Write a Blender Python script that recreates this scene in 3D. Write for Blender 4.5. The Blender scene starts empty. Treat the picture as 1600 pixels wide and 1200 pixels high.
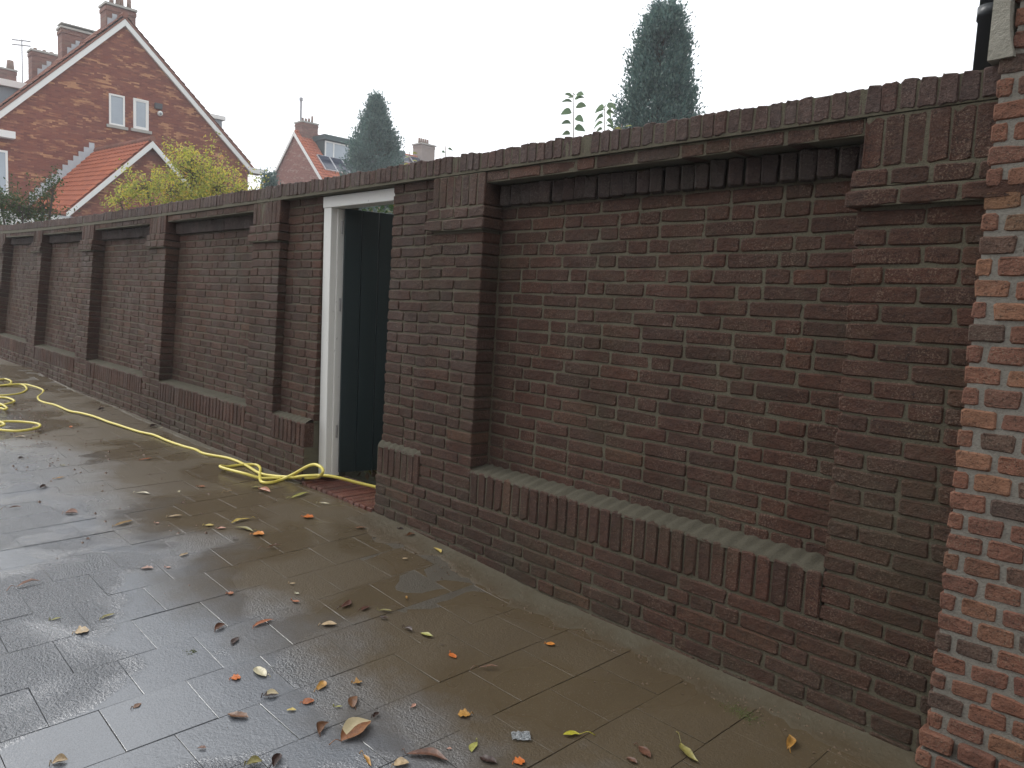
import bpy, bmesh, math, random
import numpy as np
from mathutils import Vector, Matrix, noise
random.seed(11); rng = np.random.default_rng(5)
S = bpy.context.scene
COL = S.collection
# ---------------------------------------------------------------- camera
cam = bpy.data.cameras.new('camera'); co = bpy.data.objects.new('camera', cam); COL.objects.link(co)
CP = Vector((-1.6498, -2.6315, 1.2903))
Rv = Vector((0.69901051, 0.71347358, 0.04837113)); Uv = Vector((-0.10694989, 0.03742182, 0.99355993)); Fv = Vector((-0.70706862, 0.69968211, -0.10246417))
co.matrix_world = Matrix(((Rv.x, Uv.x, -Fv.x, CP.x), (Rv.y, Uv.y, -Fv.y, CP.y), (Rv.z, Uv.z, -Fv.z, CP.z), (0, 0, 0, 1)))
cam.sensor_width = 36; cam.lens = 1183.83 * 36 / 1600; cam.clip_end = 2000; cam.clip_start = .02
S.camera = co
# ---------------------------------------------------------------- sky, sun, exposure
W = bpy.data.worlds.new('World'); S.world = W; W.use_nodes = True
wn = W.node_tree; wn.nodes.clear()
wo = wn.nodes.new('ShaderNodeOutputWorld'); bg = wn.nodes.new('ShaderNodeBackground')
sky = wn.nodes.new('ShaderNodeTexSky'); sky.sky_type = 'NISHITA'; sky.sun_disc = False
SUN_EL, SUN_AZ = math.radians(42), math.radians(-106)      # azimuth from +y (north), towards -x
sky.sun_elevation = SUN_EL; sky.sun_rotation = SUN_AZ; sky.dust_density = 4; sky.air_density = 1.5
hs = wn.nodes.new('ShaderNodeHueSaturation'); hs.inputs['Saturation'].default_value = .25
mx = wn.nodes.new('ShaderNodeMix'); mx.data_type = 'RGBA'; mx.inputs[0].default_value = .86
mx.inputs[7].default_value = (12.0, 12.3, 12.7, 1)         # the closed layer of cloud
wn.links.new(sky.outputs[0], hs.inputs['Color']); wn.links.new(hs.outputs[0], mx.inputs[6])
wn.links.new(mx.outputs[2], bg.inputs[0]); bg.inputs[1].default_value = .13
wn.links.new(bg.outputs[0], wo.inputs[0])
sl = bpy.data.lights.new('sun', 'SUN'); so = bpy.data.objects.new('sun', sl); COL.objects.link(so)
sl.energy = 1.5; sl.angle = math.radians(28); sl.color = (1, .97, .93)
sd = Vector((math.sin(SUN_AZ) * math.cos(SUN_EL), math.cos(SUN_AZ) * math.cos(SUN_EL), math.sin(SUN_EL)))
so.rotation_euler = sd.to_track_quat('Z', 'Y').to_euler()
S.view_settings.view_transform = 'Standard'; S.view_settings.look = 'None'; S.view_settings.gamma = 1
S.view_settings.use_curve_mapping = False; S.view_settings.exposure = 0
S.render.engine = 'CYCLES'

# ---------------------------------------------------------------- helpers
def tag(o, label=None, cat=None, group=None, kind=None):
    if label: o['label'] = label
    if cat: o['category'] = cat
    if group: o['group'] = group
    if kind: o['kind'] = kind
    return o
def empty(name, loc=(0, 0, 0), label=None, cat=None, group=None):
    o = bpy.data.objects.new(name, None); COL.objects.link(o); o.location = loc; o.empty_display_size = .1
    return tag(o, label, cat, group)
def wm(o):
    return (wm(o.parent) @ o.matrix_parent_inverse @ o.matrix_basis) if o.parent else o.matrix_basis.copy()
def setpar(o, p):
    o.parent = p; o.matrix_parent_inverse = wm(p).inverted(); return o
def link(name, me, parent=None, mat=None):
    o = bpy.data.objects.new(name, me); COL.objects.link(o)
    if mat and not me.materials: me.materials.append(mat)
    if parent: setpar(o, parent)
    return o
class MB:
    """collects verts / faces; build() makes ONE mesh object in world coordinates"""
    def __init__(s): s.v = []; s.f = []; s.a = []
    def add(s, vs, fs, rnd=0.0):
        b = len(s.v); s.v += [tuple(x) for x in vs]; s.f += [tuple(i + b for i in f) for f in fs]; s.a += [rnd] * len(vs); return s
    def box(s, x0, x1, y0, y1, z0, z1, fn=None, rnd=0.0):
        vs = [(x, y, z) for z in (z0, z1) for y in (y0, y1) for x in (x0, x1)]
        if fn: vs = [fn(*p) for p in vs]
        return s.add(vs, [(0, 2, 3, 1), (4, 5, 7, 6), (0, 1, 5, 4), (2, 6, 7, 3), (0, 4, 6, 2), (1, 3, 7, 5)], rnd)
    def prism(s, poly, ax, a0, a1, rnd=0.0):
        """polygon of 2D points extruded along axis ax from a0 to a1"""
        def P(p, a): return (a, p[0], p[1]) if ax == 0 else (p[0], a, p[1]) if ax == 1 else (p[0], p[1], a)
        n = len(poly); vs = [P(p, a0) for p in poly] + [P(p, a1) for p in poly]
        fs = [tuple(range(n))[::-1], tuple(range(n, 2 * n))] + [(i, (i + 1) % n, n + (i + 1) % n, n + i) for i in range(n)]
        return s.add(vs, fs, rnd)
    def beam(s, a, b, w, h, up=(0, 0, 1), rnd=0.0):
        a, b = Vector(a), Vector(b); d = (b - a).normalized(); u = Vector(up); r = d.cross(u).normalized(); u = r.cross(d)
        vs = [p + r * (sx * w / 2) + u * (sz * h / 2) for p in (a, b) for sx, sz in ((-1, -1), (1, -1), (1, 1), (-1, 1))]
        return s.add(vs, [(3, 2, 1, 0), (4, 5, 6, 7), (0, 1, 5, 4), (1, 2, 6, 5), (2, 3, 7, 6), (3, 0, 4, 7)], rnd)
    def tube(s, pts, rad, n=8, caps=True, rnd=0.0):
        pts = [Vector(p) for p in pts]; m = len(pts); rr = rad if hasattr(rad, '__len__') else [rad] * m
        up = Vector((0, 0, 1)); vs = []
        for i, p in enumerate(pts):
            d = (pts[min(i + 1, m - 1)] - pts[max(i - 1, 0)]).normalized()
            r = d.cross(up)
            if r.length < .05: r = d.cross(Vector((1, 0, 0)))
            r.normalize(); u = r.cross(d)
            for k in range(n):
                a = 2 * math.pi * k / n; vs.append(p + (r * math.cos(a) + u * math.sin(a)) * rr[i])
        fs = [(i * n + k, i * n + (k + 1) % n, (i + 1) * n + (k + 1) % n, (i + 1) * n + k) for i in range(m - 1) for k in range(n)]
        if caps: fs += [tuple(range(n))[::-1], tuple(range((m - 1) * n, m * n))]
        return s.add(vs, fs, rnd)
    def build(s, name, mat, parent=None, smooth=False, mw=None):
        me = bpy.data.meshes.new(name); me.from_pydata(s.v, [], s.f)
        at = me.attributes.new('rnd', 'FLOAT', 'POINT'); at.data.foreach_set('value', s.a)
        if smooth: me.polygons.foreach_set('use_smooth', [True] * len(me.polygons))
        me.update(); return link(name, me, parent, mat)
def spline(pts, n=5):
    out = []; P = [Vector(p) for p in pts]; P = [P[0] * 2 - P[1]] + P + [P[-1] * 2 - P[-2]]
    for i in range(1, len(P) - 2):
        for k in range(n):
            t = k / n; a, b, c, d = P[i - 1], P[i], P[i + 1], P[i + 2]
            out.append(.5 * ((2 * b) + (c - a) * t + (2 * a - 5 * b + 4 * c - d) * t * t + (3 * b - a - 3 * c + d) * t ** 3))
    out.append(P[-2]); return out

# ---------------------------------------------------------------- materials
class M:
    def __init__(s, name, rough=.8, spec=.5):
        s.m = bpy.data.materials.new(name); s.m.use_nodes = True; s.n = s.m.node_tree; s.b = s.n.nodes['Principled BSDF']
        s.b.inputs['Roughness'].default_value = rough; s.b.inputs['Specular IOR Level'].default_value = spec
        s.pos = s.N('ShaderNodeNewGeometry').outputs['Position']
    def N(s, t, **k):
        n = s.n.nodes.new(t)
        for a, v in k.items(): setattr(n, a, v)
        return n
    def L(s, a, b): s.n.links.new(a, b)
    def noise(s, scale, detail=4, rough=.6, vec=None, stretch=None, dist=0):
        n = s.N('ShaderNodeTexNoise'); n.inputs['Scale'].default_value = scale; n.inputs['Detail'].default_value = detail; n.inputs['Roughness'].default_value = rough; n.inputs['Distortion'].default_value = dist
        v = vec or s.pos
        if stretch:
            mp = s.N('ShaderNodeMapping'); mp.inputs['Scale'].default_value = stretch; s.L(v, mp.inputs[0]); v = mp.outputs[0]
        s.L(v, n.inputs['Vector']); return n.outputs['Fac']
    def vor(s, scale, feature='F1', out='Distance', stretch=None):
        n = s.N('ShaderNodeTexVoronoi'); n.feature = feature; n.inputs['Scale'].default_value = scale; v = s.pos
        if stretch:
            mp = s.N('ShaderNodeMapping'); mp.inputs['Scale'].default_value = stretch; s.L(v, mp.inputs[0]); v = mp.outputs[0]
        s.L(v, n.inputs['Vector']); return n.outputs[out]
    def ramp(s, fac, stops, interp='LINEAR'):
        r = s.N('ShaderNodeValToRGB'); r.color_ramp.interpolation = interp; e = r.color_ramp.elements
        while len(e) < len(stops): e.new(.5)
        for i, (p, c) in enumerate(stops): e[i].position = p; e[i].color = (*c, 1) if hasattr(c, '__len__') else (c, c, c, 1)
        s.L(fac, r.inputs[0]); return r.outputs[0]
    def mix(s, fac, a, b, mode='MIX'):
        x = s.N('ShaderNodeMix', data_type='RGBA', blend_type=mode); 
        for i, v in ((0, fac), (6, a), (7, b)):
            if hasattr(v, 'is_output'): s.L(v, x.inputs[i])
            elif i == 0: x.inputs[i].default_value = v
            else: x.inputs[i].default_value = (*v, 1) if hasattr(v, '__len__') else (v, v, v, 1)
        return x.outputs[2]
    def math(s, op, a, b=0, c=0, clamp=False):
        x = s.N('ShaderNodeMath', operation=op); x.use_clamp = clamp
        for i, v in enumerate((a, b, c)):
            if hasattr(v, 'is_output'): s.L(v, x.inputs[i])
            else: x.inputs[i].default_value = v
        return x.outputs[0]
    def rnd(s):
        o = s.N('ShaderNodeObjectInfo').outputs['Random']; a = s.N('ShaderNodeAttribute'); a.attribute_name = 'rnd'
        return s.math('FRACT', s.math('ADD', o, a.outputs['Fac']))
    def xyz(s):
        n = s.N('ShaderNodeSeparateXYZ'); s.L(s.pos, n.inputs[0]); return n.outputs
    def col(s, c):
        if hasattr(c, 'is_output'): s.L(c, s.b.inputs['Base Color'])
        else: s.b.inputs['Base Color'].default_value = (*c, 1)
        return s
    def rough(s, r): s.L(r, s.b.inputs['Roughness']); return s
    def bump(s, h, strength=.5, dist=.01, normal=None):
        b = s.N('ShaderNodeBump'); b.inputs['Strength'].default_value = strength; b.inputs['Distance'].default_value = dist; s.L(h, b.inputs['Height'])
        if normal: s.L(normal, b.inputs['Normal'])
        s.L(b.outputs[0], s.b.inputs['Normal']); return b.outputs[0]
def plain(name, c, rough=.6, var=.15, scale=8, bump=0, spec=.5, metal=0):
    m = M(name, rough, spec); n = m.noise(scale, 5)
    m.col(m.mix(n, tuple(x * (1 - var) for x in c), tuple(min(1, x * (1 + var)) for x in c)))
    if bump: m.bump(m.noise(scale * 12, 4), bump, .003)
    m.b.inputs['Metallic'].default_value = metal
    return m.m

def brick_mat(name, stops, grime, speck, algae, wet=True, rough=.86, bump=.9, sk=.9):
    m = M(name, rough, .22); r = m.rnd()
    c = m.ramp(r, stops)
    big = m.noise(1.1, 3); c = m.mix(m.math('MULTIPLY', big, .55), c, grime)
    # streaky within-brick firing marks
    st = m.noise(26, 5, .65, stretch=(1, 1, 2.2)); c = m.mix(m.ramp(st, [(.42, 0), (.68, .75)]), c, m.mix(.5, c, (.015, .012, .012)))
    # fine pale pits and lime specks, patchy
    fine = m.noise(170, 3, .75); patch = m.noise(7, 3)
    k = m.math('MULTIPLY', m.ramp(fine, [(.53, 0), (.62, 1)]), m.ramp(patch, [(.40, .08 * sk), (.60, sk)]))
    c = m.mix(k, c, speck)
    dk = m.ramp(m.noise(120, 3, .7), [(.36, 1), (.45, 0)]); c = m.mix(m.math('MULTIPLY', dk, .6), c, (.012, .010, .009))
    if algae:
        al = m.ramp(m.noise(2.3, 4, .7), [(.5, 0), (.72, .5)]); c = m.mix(al, c, algae)
        z = m.xyz()[2]; low = m.math('MULTIPLY', m.ramp(z, [(0, 1), (.35, 0)]), m.ramp(m.noise(5, 4), [(.3, 0), (.65, .45)])); c = m.mix(low, c, (.045, .042, .028))
    c = m.mix(m.ramp(m.noise(.55, 3, .6), [(.42, .0), (.62, .45)]), c, m.mix(.6, c, (.012, .010, .008)))
    m.col(c)
    if wet: m.rough(m.ramp(m.noise(3, 3), [(.35, rough - .25), (.65, rough)]))
    h = m.math('ADD', m.math('MULTIPLY', m.noise(45, 5, .7), 1.0), m.math('MULTIPLY', fine, .35)); m.bump(h, bump, .012)
    return m.m
DARK = [(0, (0.0580, 0.0270, 0.0178)), (.2, (0.0747, 0.0336, 0.0221)), (.4, (0.0913, 0.0384, 0.0248)), (.55, (0.0748, 0.0349, 0.0232)), (.7, (0.0989, 0.0405, 0.0259)), (.84, (0.0835, 0.0352, 0.0231)), (.93, (0.0899, 0.0437, 0.0272)), (.98, (0.1145, 0.0447, 0.0262)), (1, (0.1264, 0.0635, 0.0355))]
m_brick = brick_mat('weathered_dark_brick', DARK, (.062, .037, .026), (.19, .135, .10), (.060, .052, .030))
m_cope = brick_mat('coping_brick', [(0, (0.0770, 0.0465, 0.0396)), (.3, (0.1012, 0.0595, 0.0499)), (.55, (0.0924, 0.0595, 0.0516)), (.75, (0.1188, 0.0595, 0.0473)), (1, (0.1155, 0.0763, 0.0619))], (0.0935, 0.0660, 0.0568), (0.1760, 0.1302, 0.1075), (0.0770, 0.0632, 0.0447))
m_redbr = brick_mat('red_house_brick', [(0, (0.2104, 0.0905, 0.0563)), (.25, (0.2653, 0.1213, 0.0770)), (.45, (0.1920, 0.0874, 0.0616)), (.6, (0.2927, 0.1491, 0.0861)), (.74, (0.1555, 0.0658, 0.0498)), (.84, (0.2287, 0.1284, 0.0652)), (.88, (0.0641, 0.0566, 0.0498)), (.93, (0.1005, 0.0699, 0.0525)), (1, (0.2196, 0.1027, 0.0706))], (0.1738, 0.0905, 0.0652), (0.2927, 0.2671, 0.1994), None, False, sk=.35)
m_step = brick_mat('wet_step_brick', [(0, (.14, .045, .032)), (.5, (.19, .06, .04)), (1, (.11, .045, .035))], (.12, .05, .035), (.2, .15, .11), None, True, .45)
def mortar_mat(name, a, b, c):
    m = M(name, .9, .3); n = m.noise(4, 5, .7); col = m.mix(n, a, b); col = m.mix(m.ramp(m.noise(160, 3), [(.5, 0), (.7, .6)]), col, c)
    m.col(col); m.bump(m.noise(120, 5, .75), 1, .006); return m.m
m_mortar = mortar_mat('old_grey_green_mortar', (.088, .080, .054), (.145, .132, .092), (.045, .040, .028))
m_ledge = mortar_mat('ledge_mortar', (.060, .054, .038), (.105, .096, .068), (.035, .03, .022))
m_redmortar = mortar_mat('pale_lime_mortar', (.19, .178, .15), (.27, .255, .22), (.13, .12, .10))

# ================================================================ ground and wall frame
def gz(x): return float(np.interp(x, [-60, -20, -13, -11, -9.4, -7.6, -5.27, -4.4, -3.9, -2.3, 3], [.3, .22, .17, .10, .085, .055, .045, .005, -.03, -.04, -.05]))
def wy(x, z):                                               # the old wall leans back and bows a little
    t = (x + 6) / 6; return (.0274 - .04877 * t) * (z - .45) - .04187 * t * t
def wz(x): t = (max(x, -17) + 6) / 6; return .0024 * t * t - .01327 * t ** 3
def WT(x, y, z): return (x, y + wy(x, z), z + wz(x))
XR = [-21.5, -19.35, -17.19, -15.026, -12.961, -10.831, -8.721, -6.584, -4.464, -2.236]      # right edges of the pilasters
WP = .418
ZL, ZF0, ZF1, ZC, ZT = .45, 1.77, 1.88, 1.94, 2.03
OX0, OX1 = -6.12, -5.285                                    # doorway

# ---------------------------------------------------------------- bricks: shared worn meshes
def brick_mesh(name, mat, L, H, D, seed, wear=.0022, top=False):
    r = random.Random(seed); hx, hz = L / 2, H / 2; c = min(.0055, H * .13)
    pts = [(-hx, -hz + c), (-hx + c * 1.2, -hz), (r.uniform(-.2, .2) * hx, -hz), (hx - c * 1.2, -hz), (hx, -hz + c), (hx, hz - c), (hx - c * 1.2, hz), (r.uniform(-.2, .2) * hx, hz), (-hx + c * 1.2, hz), (-hx, hz - c)]
    j = lambda a: a + r.uniform(-wear, wear)
    if r.random() < .22:                                     # a chipped corner
        k = r.choice([0, 1, 3, 4, 5, 6, 8, 9]); p = pts[k]; pts[k] = (p[0] * .93, p[1] * .8)
    o = [(j(a), j(b)) for a, b in pts]; bv = .0045; n = 10
    vs = [(a, 0, b) for a, b in o] + [(a, -D + bv + r.uniform(0, .002), b) for a, b in o]
    vs += [(a * (1 - .0045 / hx), -D + r.uniform(-.0015, .0015), b * (1 - .0045 / hz)) for a, b in o]
    fs = [(i, (i + 1) % n, n + (i + 1) % n, n + i) for i in range(n)] + [(n + i, n + (i + 1) % n, 2 * n + (i + 1) % n, 2 * n + i) for i in range(n)] + [tuple(range(2 * n, 3 * n))]
    me = bpy.data.meshes.new(name); me.from_pydata(vs, [], fs); me.materials.append(mat); me.update()
    me['D'] = D; me['nf'] = len(fs)
    return me
MESHV = {}
m_frieze = brick_mat('shade_toned_frieze_brick', [(0, (.058, .040, .035)), (.5, (.080, .050, .043)), (1, (.066, .047, .042))], (.04, .034, .030), (.14, .12, .10), (.05, .05, .035))  # dull grey-brown tone; shade under the overhang is partly put into the colour
def variants(key, mat, L, H, D, n=10, wear=.0022):
    MESHV[key] = ([brick_mesh(key, mat, L, H, D, hash_(key) + i, wear) for i in range(n)], (L, H, D), [])
    for me in MESHV[key][0]:
        MESHV[key][2].append((np.array([v.co[:] for v in me.vertices]), [tuple(p.vertices) for p in me.polygons]))
def hash_(s): return sum(ord(c) * (i + 3) for i, c in enumerate(s))
variants('stretcher', m_brick, .205, .049, .07, 14); variants('header', m_brick, .098, .049, .07, 12)
variants('p_stretcher', m_brick, .205, .049, .125, 10); variants('p_header', m_brick, .098, .049, .125, 10)
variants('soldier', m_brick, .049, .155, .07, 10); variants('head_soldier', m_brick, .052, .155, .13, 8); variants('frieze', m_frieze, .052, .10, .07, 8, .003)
variants('cope', m_cope, .050, .094, .345, 14, .0028); variants('capb', m_brick, .105, .05, .155, 8); variants('corbel', m_brick, .205, .05, .13, 8)
PL = {}                                                      # part name -> list of (key, variant, location, euler, scale)
def place(part, key, x0, x1, z0, z1, yf, fx=WT, jit=.0018, rz=0):
    (L, H, D) = MESHV[key][1]; v = random.randrange(len(MESHV[key][0]))
    cx, cz = (x0 + x1) / 2, (z0 + z1) / 2
    p = Vector(fx(cx, yf + D + random.uniform(-jit, jit), cz)); p.x += random.uniform(-.0015, .0015); p.z += random.uniform(-.0015, .0015)
    s = ((x1 - x0) / L, 1, (z1 - z0) / H)
    e = (-.0274 + .04877 * (cx + 6) / 6 if fx is WT else 0, random.gauss(0, .006), rz + random.gauss(0, .004))
    PL.setdefault(part, []).append((key, v, p, e, s))
def xf(e, s, p):
    from mathutils import Euler
    return Matrix.Translation(p) @ Euler(e).to_matrix().to_4x4() @ Matrix.Diagonal((*s, 1))
def flush(part, parent, stuff_name, limit=298, label=None, key_fn=None):
    L = PL.pop(part); kf = key_fn or (lambda p: (p - CP).length); L.sort(key=lambda q: kf(q[2]))
    for key, v, p, e, s in L[:limit]:
        o = bpy.data.objects.new(part, MESHV[key][0][v]); COL.objects.link(o)
        o.location = p; o.rotation_euler = e; o.scale = s; setpar(o, parent)
        if label: o['label'] = label
    if len(L) > limit:
        V = []; F = []; A = []; b = 0
        for key, v, p, e, s in L[limit:]:
            vv, ff = MESHV[key][2][v]; m = np.array(xf(e, s, p)); w = vv @ m[:3, :3].T + m[:3, 3]
            V.append(w); F += [tuple(i + b for i in f) for f in ff]; A += [random.random()] * len(w); b += len(w)
        me = bpy.data.meshes.new(stuff_name); me.from_pydata(np.concatenate(V).tolist(), [], F)
        at = me.attributes.new('rnd', 'FLOAT', 'POINT'); at.data.foreach_set('value', A)
        o = link(stuff_name, me, parent, MESHV[L[0][0]][0][0].materials[0]); o['kind'] = 'stuff'
def course(part, x0, x1, z0, z1, yf, S='stretcher', H='header', j=.0085, first=None, closed=True):
    """fill a course with an irregular bond of whole bricks and half bricks"""
    x = x0; prev = first
    while x < x1 - .02:
        w = random.choice((.205, .205, .098)) if prev != 'H' else random.choice((.205, .205, .205, .098))
        if first and x == x0: w = .098 if first == 'H' else .205
        elif x == x0: w = random.choice((.205, .098, .15))
        if x1 - (x + w) < .07: w = x1 - x
        if w > .24: w = w / 2
        prev = 'H' if w < .14 else 'S'; ww = min(w, x1 - x)
        place(part, S if ww > .14 else H, x, x + ww, z0, z1, yf)
        x += ww + j
def soldiers(part, key, x0, x1, z0, z1, yf, n=None, j=.0065, jit=.003, rz=0):
    n = n or max(1, round((x1 - x0) / .0605)); w = (x1 - x0 + j) / n
    for i in range(n): place(part, key, x0 + i * w, x0 + i * w + w - j, z0, z1 + random.uniform(-.003, .003), yf, jit=jit, rz=rz + (random.gauss(0, .05) if rz else 0))

garden_wall = empty('garden_wall', (-8, 0, 0), 'long old dark brown brick wall with pilasters and brick-on-edge coping beside the wet pavement', 'wall')
J = .010
mort = MB()
def mbox(x0, x1, y0, y1, z0, z1):
    n = max(1, int((x1 - x0) / .5))
    for i in range(n): mort.box(x0 + (x1 - x0) * i / n, x0 + (x1 - x0) * (i + 1) / n, y0, y1, z0, z1, WT)
XEND = -2.2; XBEG = -21.9
low = -.14
# plinth courses (six below the soldiers, partly under the paving), all along except the doorway
zc = [.285 - .06 * k for k in range(8)]
def left_of_door(x): return x < -6.3
segs = [(XBEG, OX0), (OX1, XEND)]
for a, b in segs:
    for k in range(7):
        course('brick', a, b, zc[k + 1], zc[k + 1] + .0525, -.115)
    mbox(a + .004, b, -.1085, .215, low - .2, .283)
    mbox(a + .004, b, .006, .216, .28, 1.937)
bays = []
for i in range(len(XR) - 1):
    bays.append((XR[i], XR[i + 1] - WP if i < len(XR) - 2 else -2.654))
for (a, b) in bays:
    if a == -6.584:                                          # the two plain piers beside the door
        for (p, q, yf) in ((a, OX0, -.055), (OX1, b, -.085)):
            soldiers('ledge_brick', 'soldier', p + .005, q, .287, ZL, -.115)
            mbox(p, q - .004 if q == OX0 else q, -.108, .1, .28, ZL - .003)
            if p == OX1: mbox(p + .004, q, yf + .007, .1, ZL - .01, 1.937)
            else: mbox(p, q - .004, yf + .007, .1, ZL - .01, 1.937)
            z = ZL + .006
            while z < 1.92:
                course('brick', p + (.004 if p != OX1 else 0), q - (.004 if q != OX0 else 0), z, z + .052, yf, 'p_stretcher', 'p_header'); z += .0597
        continue
    soldiers('ledge_brick', 'soldier', a + .005, b - .002, .287, ZL, -.115)
    mbox(a, b, -.108, .1, .28, ZL - .003)
    for k in range(22):
        z = ZL + .006 + k * .06; course('brick', a + .013, b - .004, z, z + .0525, 0)
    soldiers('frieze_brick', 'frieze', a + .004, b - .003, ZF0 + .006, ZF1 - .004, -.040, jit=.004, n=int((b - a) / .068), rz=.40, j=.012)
    mbox(a, b, .0035, .1, ZF0 + .016, ZF1 - .001)
    course('corbel_brick', a + .004, b - .004, ZF1 + .005, ZC - .006, -.108, 'corbel', 'corbel')
    mbox(a, b, -.104, .1, ZF1 + .004, ZC - .003)
for xr in XR:
    a = xr - WP; yp = -.112 if xr != -2.236 else -.112
    if xr == -2.236: a = -2.654; xr = -2.21
    for k in range(20):                                       # shaft, from the plinth to the cap
        z = ZL - .165 + .0 + k * .0601 + .276 * 0
        z = .287 + k * (1.655 - .287) / 23
    nk = 23
    for k in range(nk):
        z = .287 + k * (1.655 - .287) / nk
        course('pilaster_brick', a, xr, z, z + .0515, yp, 'p_stretcher', 'p_header', first='H' if k % 2 else 'S')
    mbox(a + .012, xr - .012, yp + .007, .1, .28, 1.937); mbox(a + .008, xr - .012, -.1145, .1, 1.776, 1.936)
    for k, (z0, e, yy) in enumerate(((1.657, .028, -.142), (1.717, .020, -.134))):
        L = xr + (e if xr > -2.3 else e) - (a - e); n = 4 if k else 3
        for q in range(n): place('cap_brick', 'capb', a - e + q * L / n, a - e + (q + 1) * L / n - (.008 if q < n - 1 else 0), z0, z0 + .052, yy)
        mbox(a - e + .014, xr + e - .016, yy + .005, .1, z0 + .001, z0 + .057)
    soldiers('head_brick', 'head_soldier', a + .004, xr - .002, 1.777, 1.934, -.118, n=7, j=.0042)
# coping, brick on edge, spanning the doorway too
x = XBEG; i = 0
while x < -2.30:
    w = .050 + random.uniform(-.003, .003); place('coping_brick', 'cope', x, x + w, ZC + .004, ZT + random.uniform(-.007, .005), -.121 + random.uniform(-.002, .002)); x += w + .0042
mbox(XBEG, -2.29, -.1175, .21, ZC - .001, ZT - .006)
flush('brick', garden_wall, 'brick_courses'); flush('pilaster_brick', garden_wall, 'pilaster_courses'); flush('coping_brick', garden_wall, 'coping_courses')
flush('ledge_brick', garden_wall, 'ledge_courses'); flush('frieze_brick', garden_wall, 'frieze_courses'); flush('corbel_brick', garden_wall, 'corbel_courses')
flush('cap_brick', garden_wall, 'cap_courses'); flush('head_brick', garden_wall, 'head_courses')
mort.build('mortar', m_mortar, garden_wall)
# sloping mortar fillet on top of the plinth
lg = MB()
for (a, b) in bays:
    parts = [(a, b, 0.)] if a != -6.584 else [(a, OX0, -.055), (OX1, b, -.085)]
    for p, q, yi in parts:
        n = max(2, int((q - p) / .012)); vs = []
        for k in range(n + 1):
            x = p + (q - p) * k / n; w = .004 * noise.noise((x * 16, 0, 0)) + .0035 * math.cos(x * 103.8); e = .006 * noise.noise((x * 22, 3, 0))
            vs += [WT(x, -.113 + e, ZL - .012), WT(x, -.108 + e, ZL + .002 + w), WT(x, (-.108 + yi) / 2, ZL + .016 + w * 1.5), WT(x, yi + .004, ZL + .026 + w)]
        lg.add(vs, [(k * 4 + j, k * 4 + 4 + j, k * 4 + 5 + j, k * 4 + 1 + j) for k in range(n) for j in range(3)])
lgo = lg.build('ledge_mortar', m_ledge, garden_wall, True)

# ================================================================ door frame, door leaf and step
m_white = M('old_white_paint', .45, .4); _n = m_white.noise(60, 4, .7); m_white.col(m_white.mix(m_white.ramp(m_white.noise(26, 5, .7), [(.66, 0), (.70, 1)]), m_white.mix(m_white.noise(3, 4), (.62, .62, .58), (.70, .70, .67)), (.12, .10, .08))); m_white.bump(_n, .25, .002); m_white = m_white.m
mg = M('dark_green_gloss_paint', .38, .5); gr = mg.noise(14, 4, .6, stretch=(1, 1, .06)); mg.col(mg.mix(gr, (.0035, .012, .0145), (.007, .022, .025))); mg.bump(gr, .35, .004); m_green = mg.m
m_iron = plain('galvanised_hinge', (.35, .35, .34), .4, .2, 30, 0, .5, .8)
gate = empty('garden_door', (-5.7, .02, .07), 'dark green plank door standing open in a peeling white wooden frame', 'door')
f = MB(); f.box(OX0 + .008, OX0 + .098, -.012, .085, .10, 1.932); f.box(OX0 + .098, OX0 + .114, .028, .085, .10, 1.86); f.build('left_post', m_white, gate)
f = MB(); f.box(OX1 - .050, OX1 - .008, .03, .085, .10, 1.86); f.build('right_post', m_white, gate)
f = MB(); f.box(OX0 + .004, OX1 - .004, -.018, .085, 1.862, 1.934); f.build('lintel', m_white, gate)
for o in gate.children:
    bv = o.modifiers.new('bevel', 'BEVEL'); bv.width = .004; bv.segments = 2
hx, hy = OX0 + .125, .07; ang = math.radians(76); dx, dy = math.cos(ang), math.sin(ang)
leaf = empty('door_leaf'); leaf.location = (hx, hy, .12); setpar(leaf, gate)
def dbox(mb, s0, s1, t0, t1, z0, z1):
    vs = [(hx + dx * s + dy * t, hy + dy * s - dx * t, z) for z in (z0, z1) for t in (t0, t1) for s in (s0, s1)]
    mb.add(vs, [(0, 2, 3, 1), (4, 5, 7, 6), (0, 1, 5, 4), (2, 6, 7, 3), (0, 4, 6, 2), (1, 3, 7, 5)])
wd = .70 / 6
for k in range(6):
    b = MB(); dbox(b, k * wd + .002, (k + 1) * wd - .002, -.012 + .001 * (k % 2), .012, .125, 1.862); o = b.build('board', m_green); setpar(o, leaf)
    bv = o.modifiers.new('bevel', 'BEVEL'); bv.width = .004; bv.segments = 2
b = MB(); dbox(b, .01, .69, -.032, -.013, .30, .40); dbox(b, .01, .69, -.032, -.013, 1.0, 1.1); dbox(b, .01, .69, -.032, -.013, 1.62, 1.72); setpar(b.build('ledge', m_green), leaf)
for z in (.36, 1.20, 1.70):
    b = MB(); b.tube([(hx - .012, hy - .012, z), (hx - .012, hy - .012, z + .085)], .008, 8); b.box(hx - .05, hx - .014, hy - .030, hy - .027, z + .005, z + .08); setpar(b.build('hinge', m_iron), gate)
step = empty('door_step', (-5.7, 0, .05), 'wet red brick-on-edge step in the doorway', 'step')
variants('stepb', m_step, .052, .30, .1, 8, .003)
b = MB(); b.box(OX0 + .01, OX1 - .01, -.125, .20, -.1, .052); b.build('mortar', m_mortar, step)
n = 13
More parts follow.
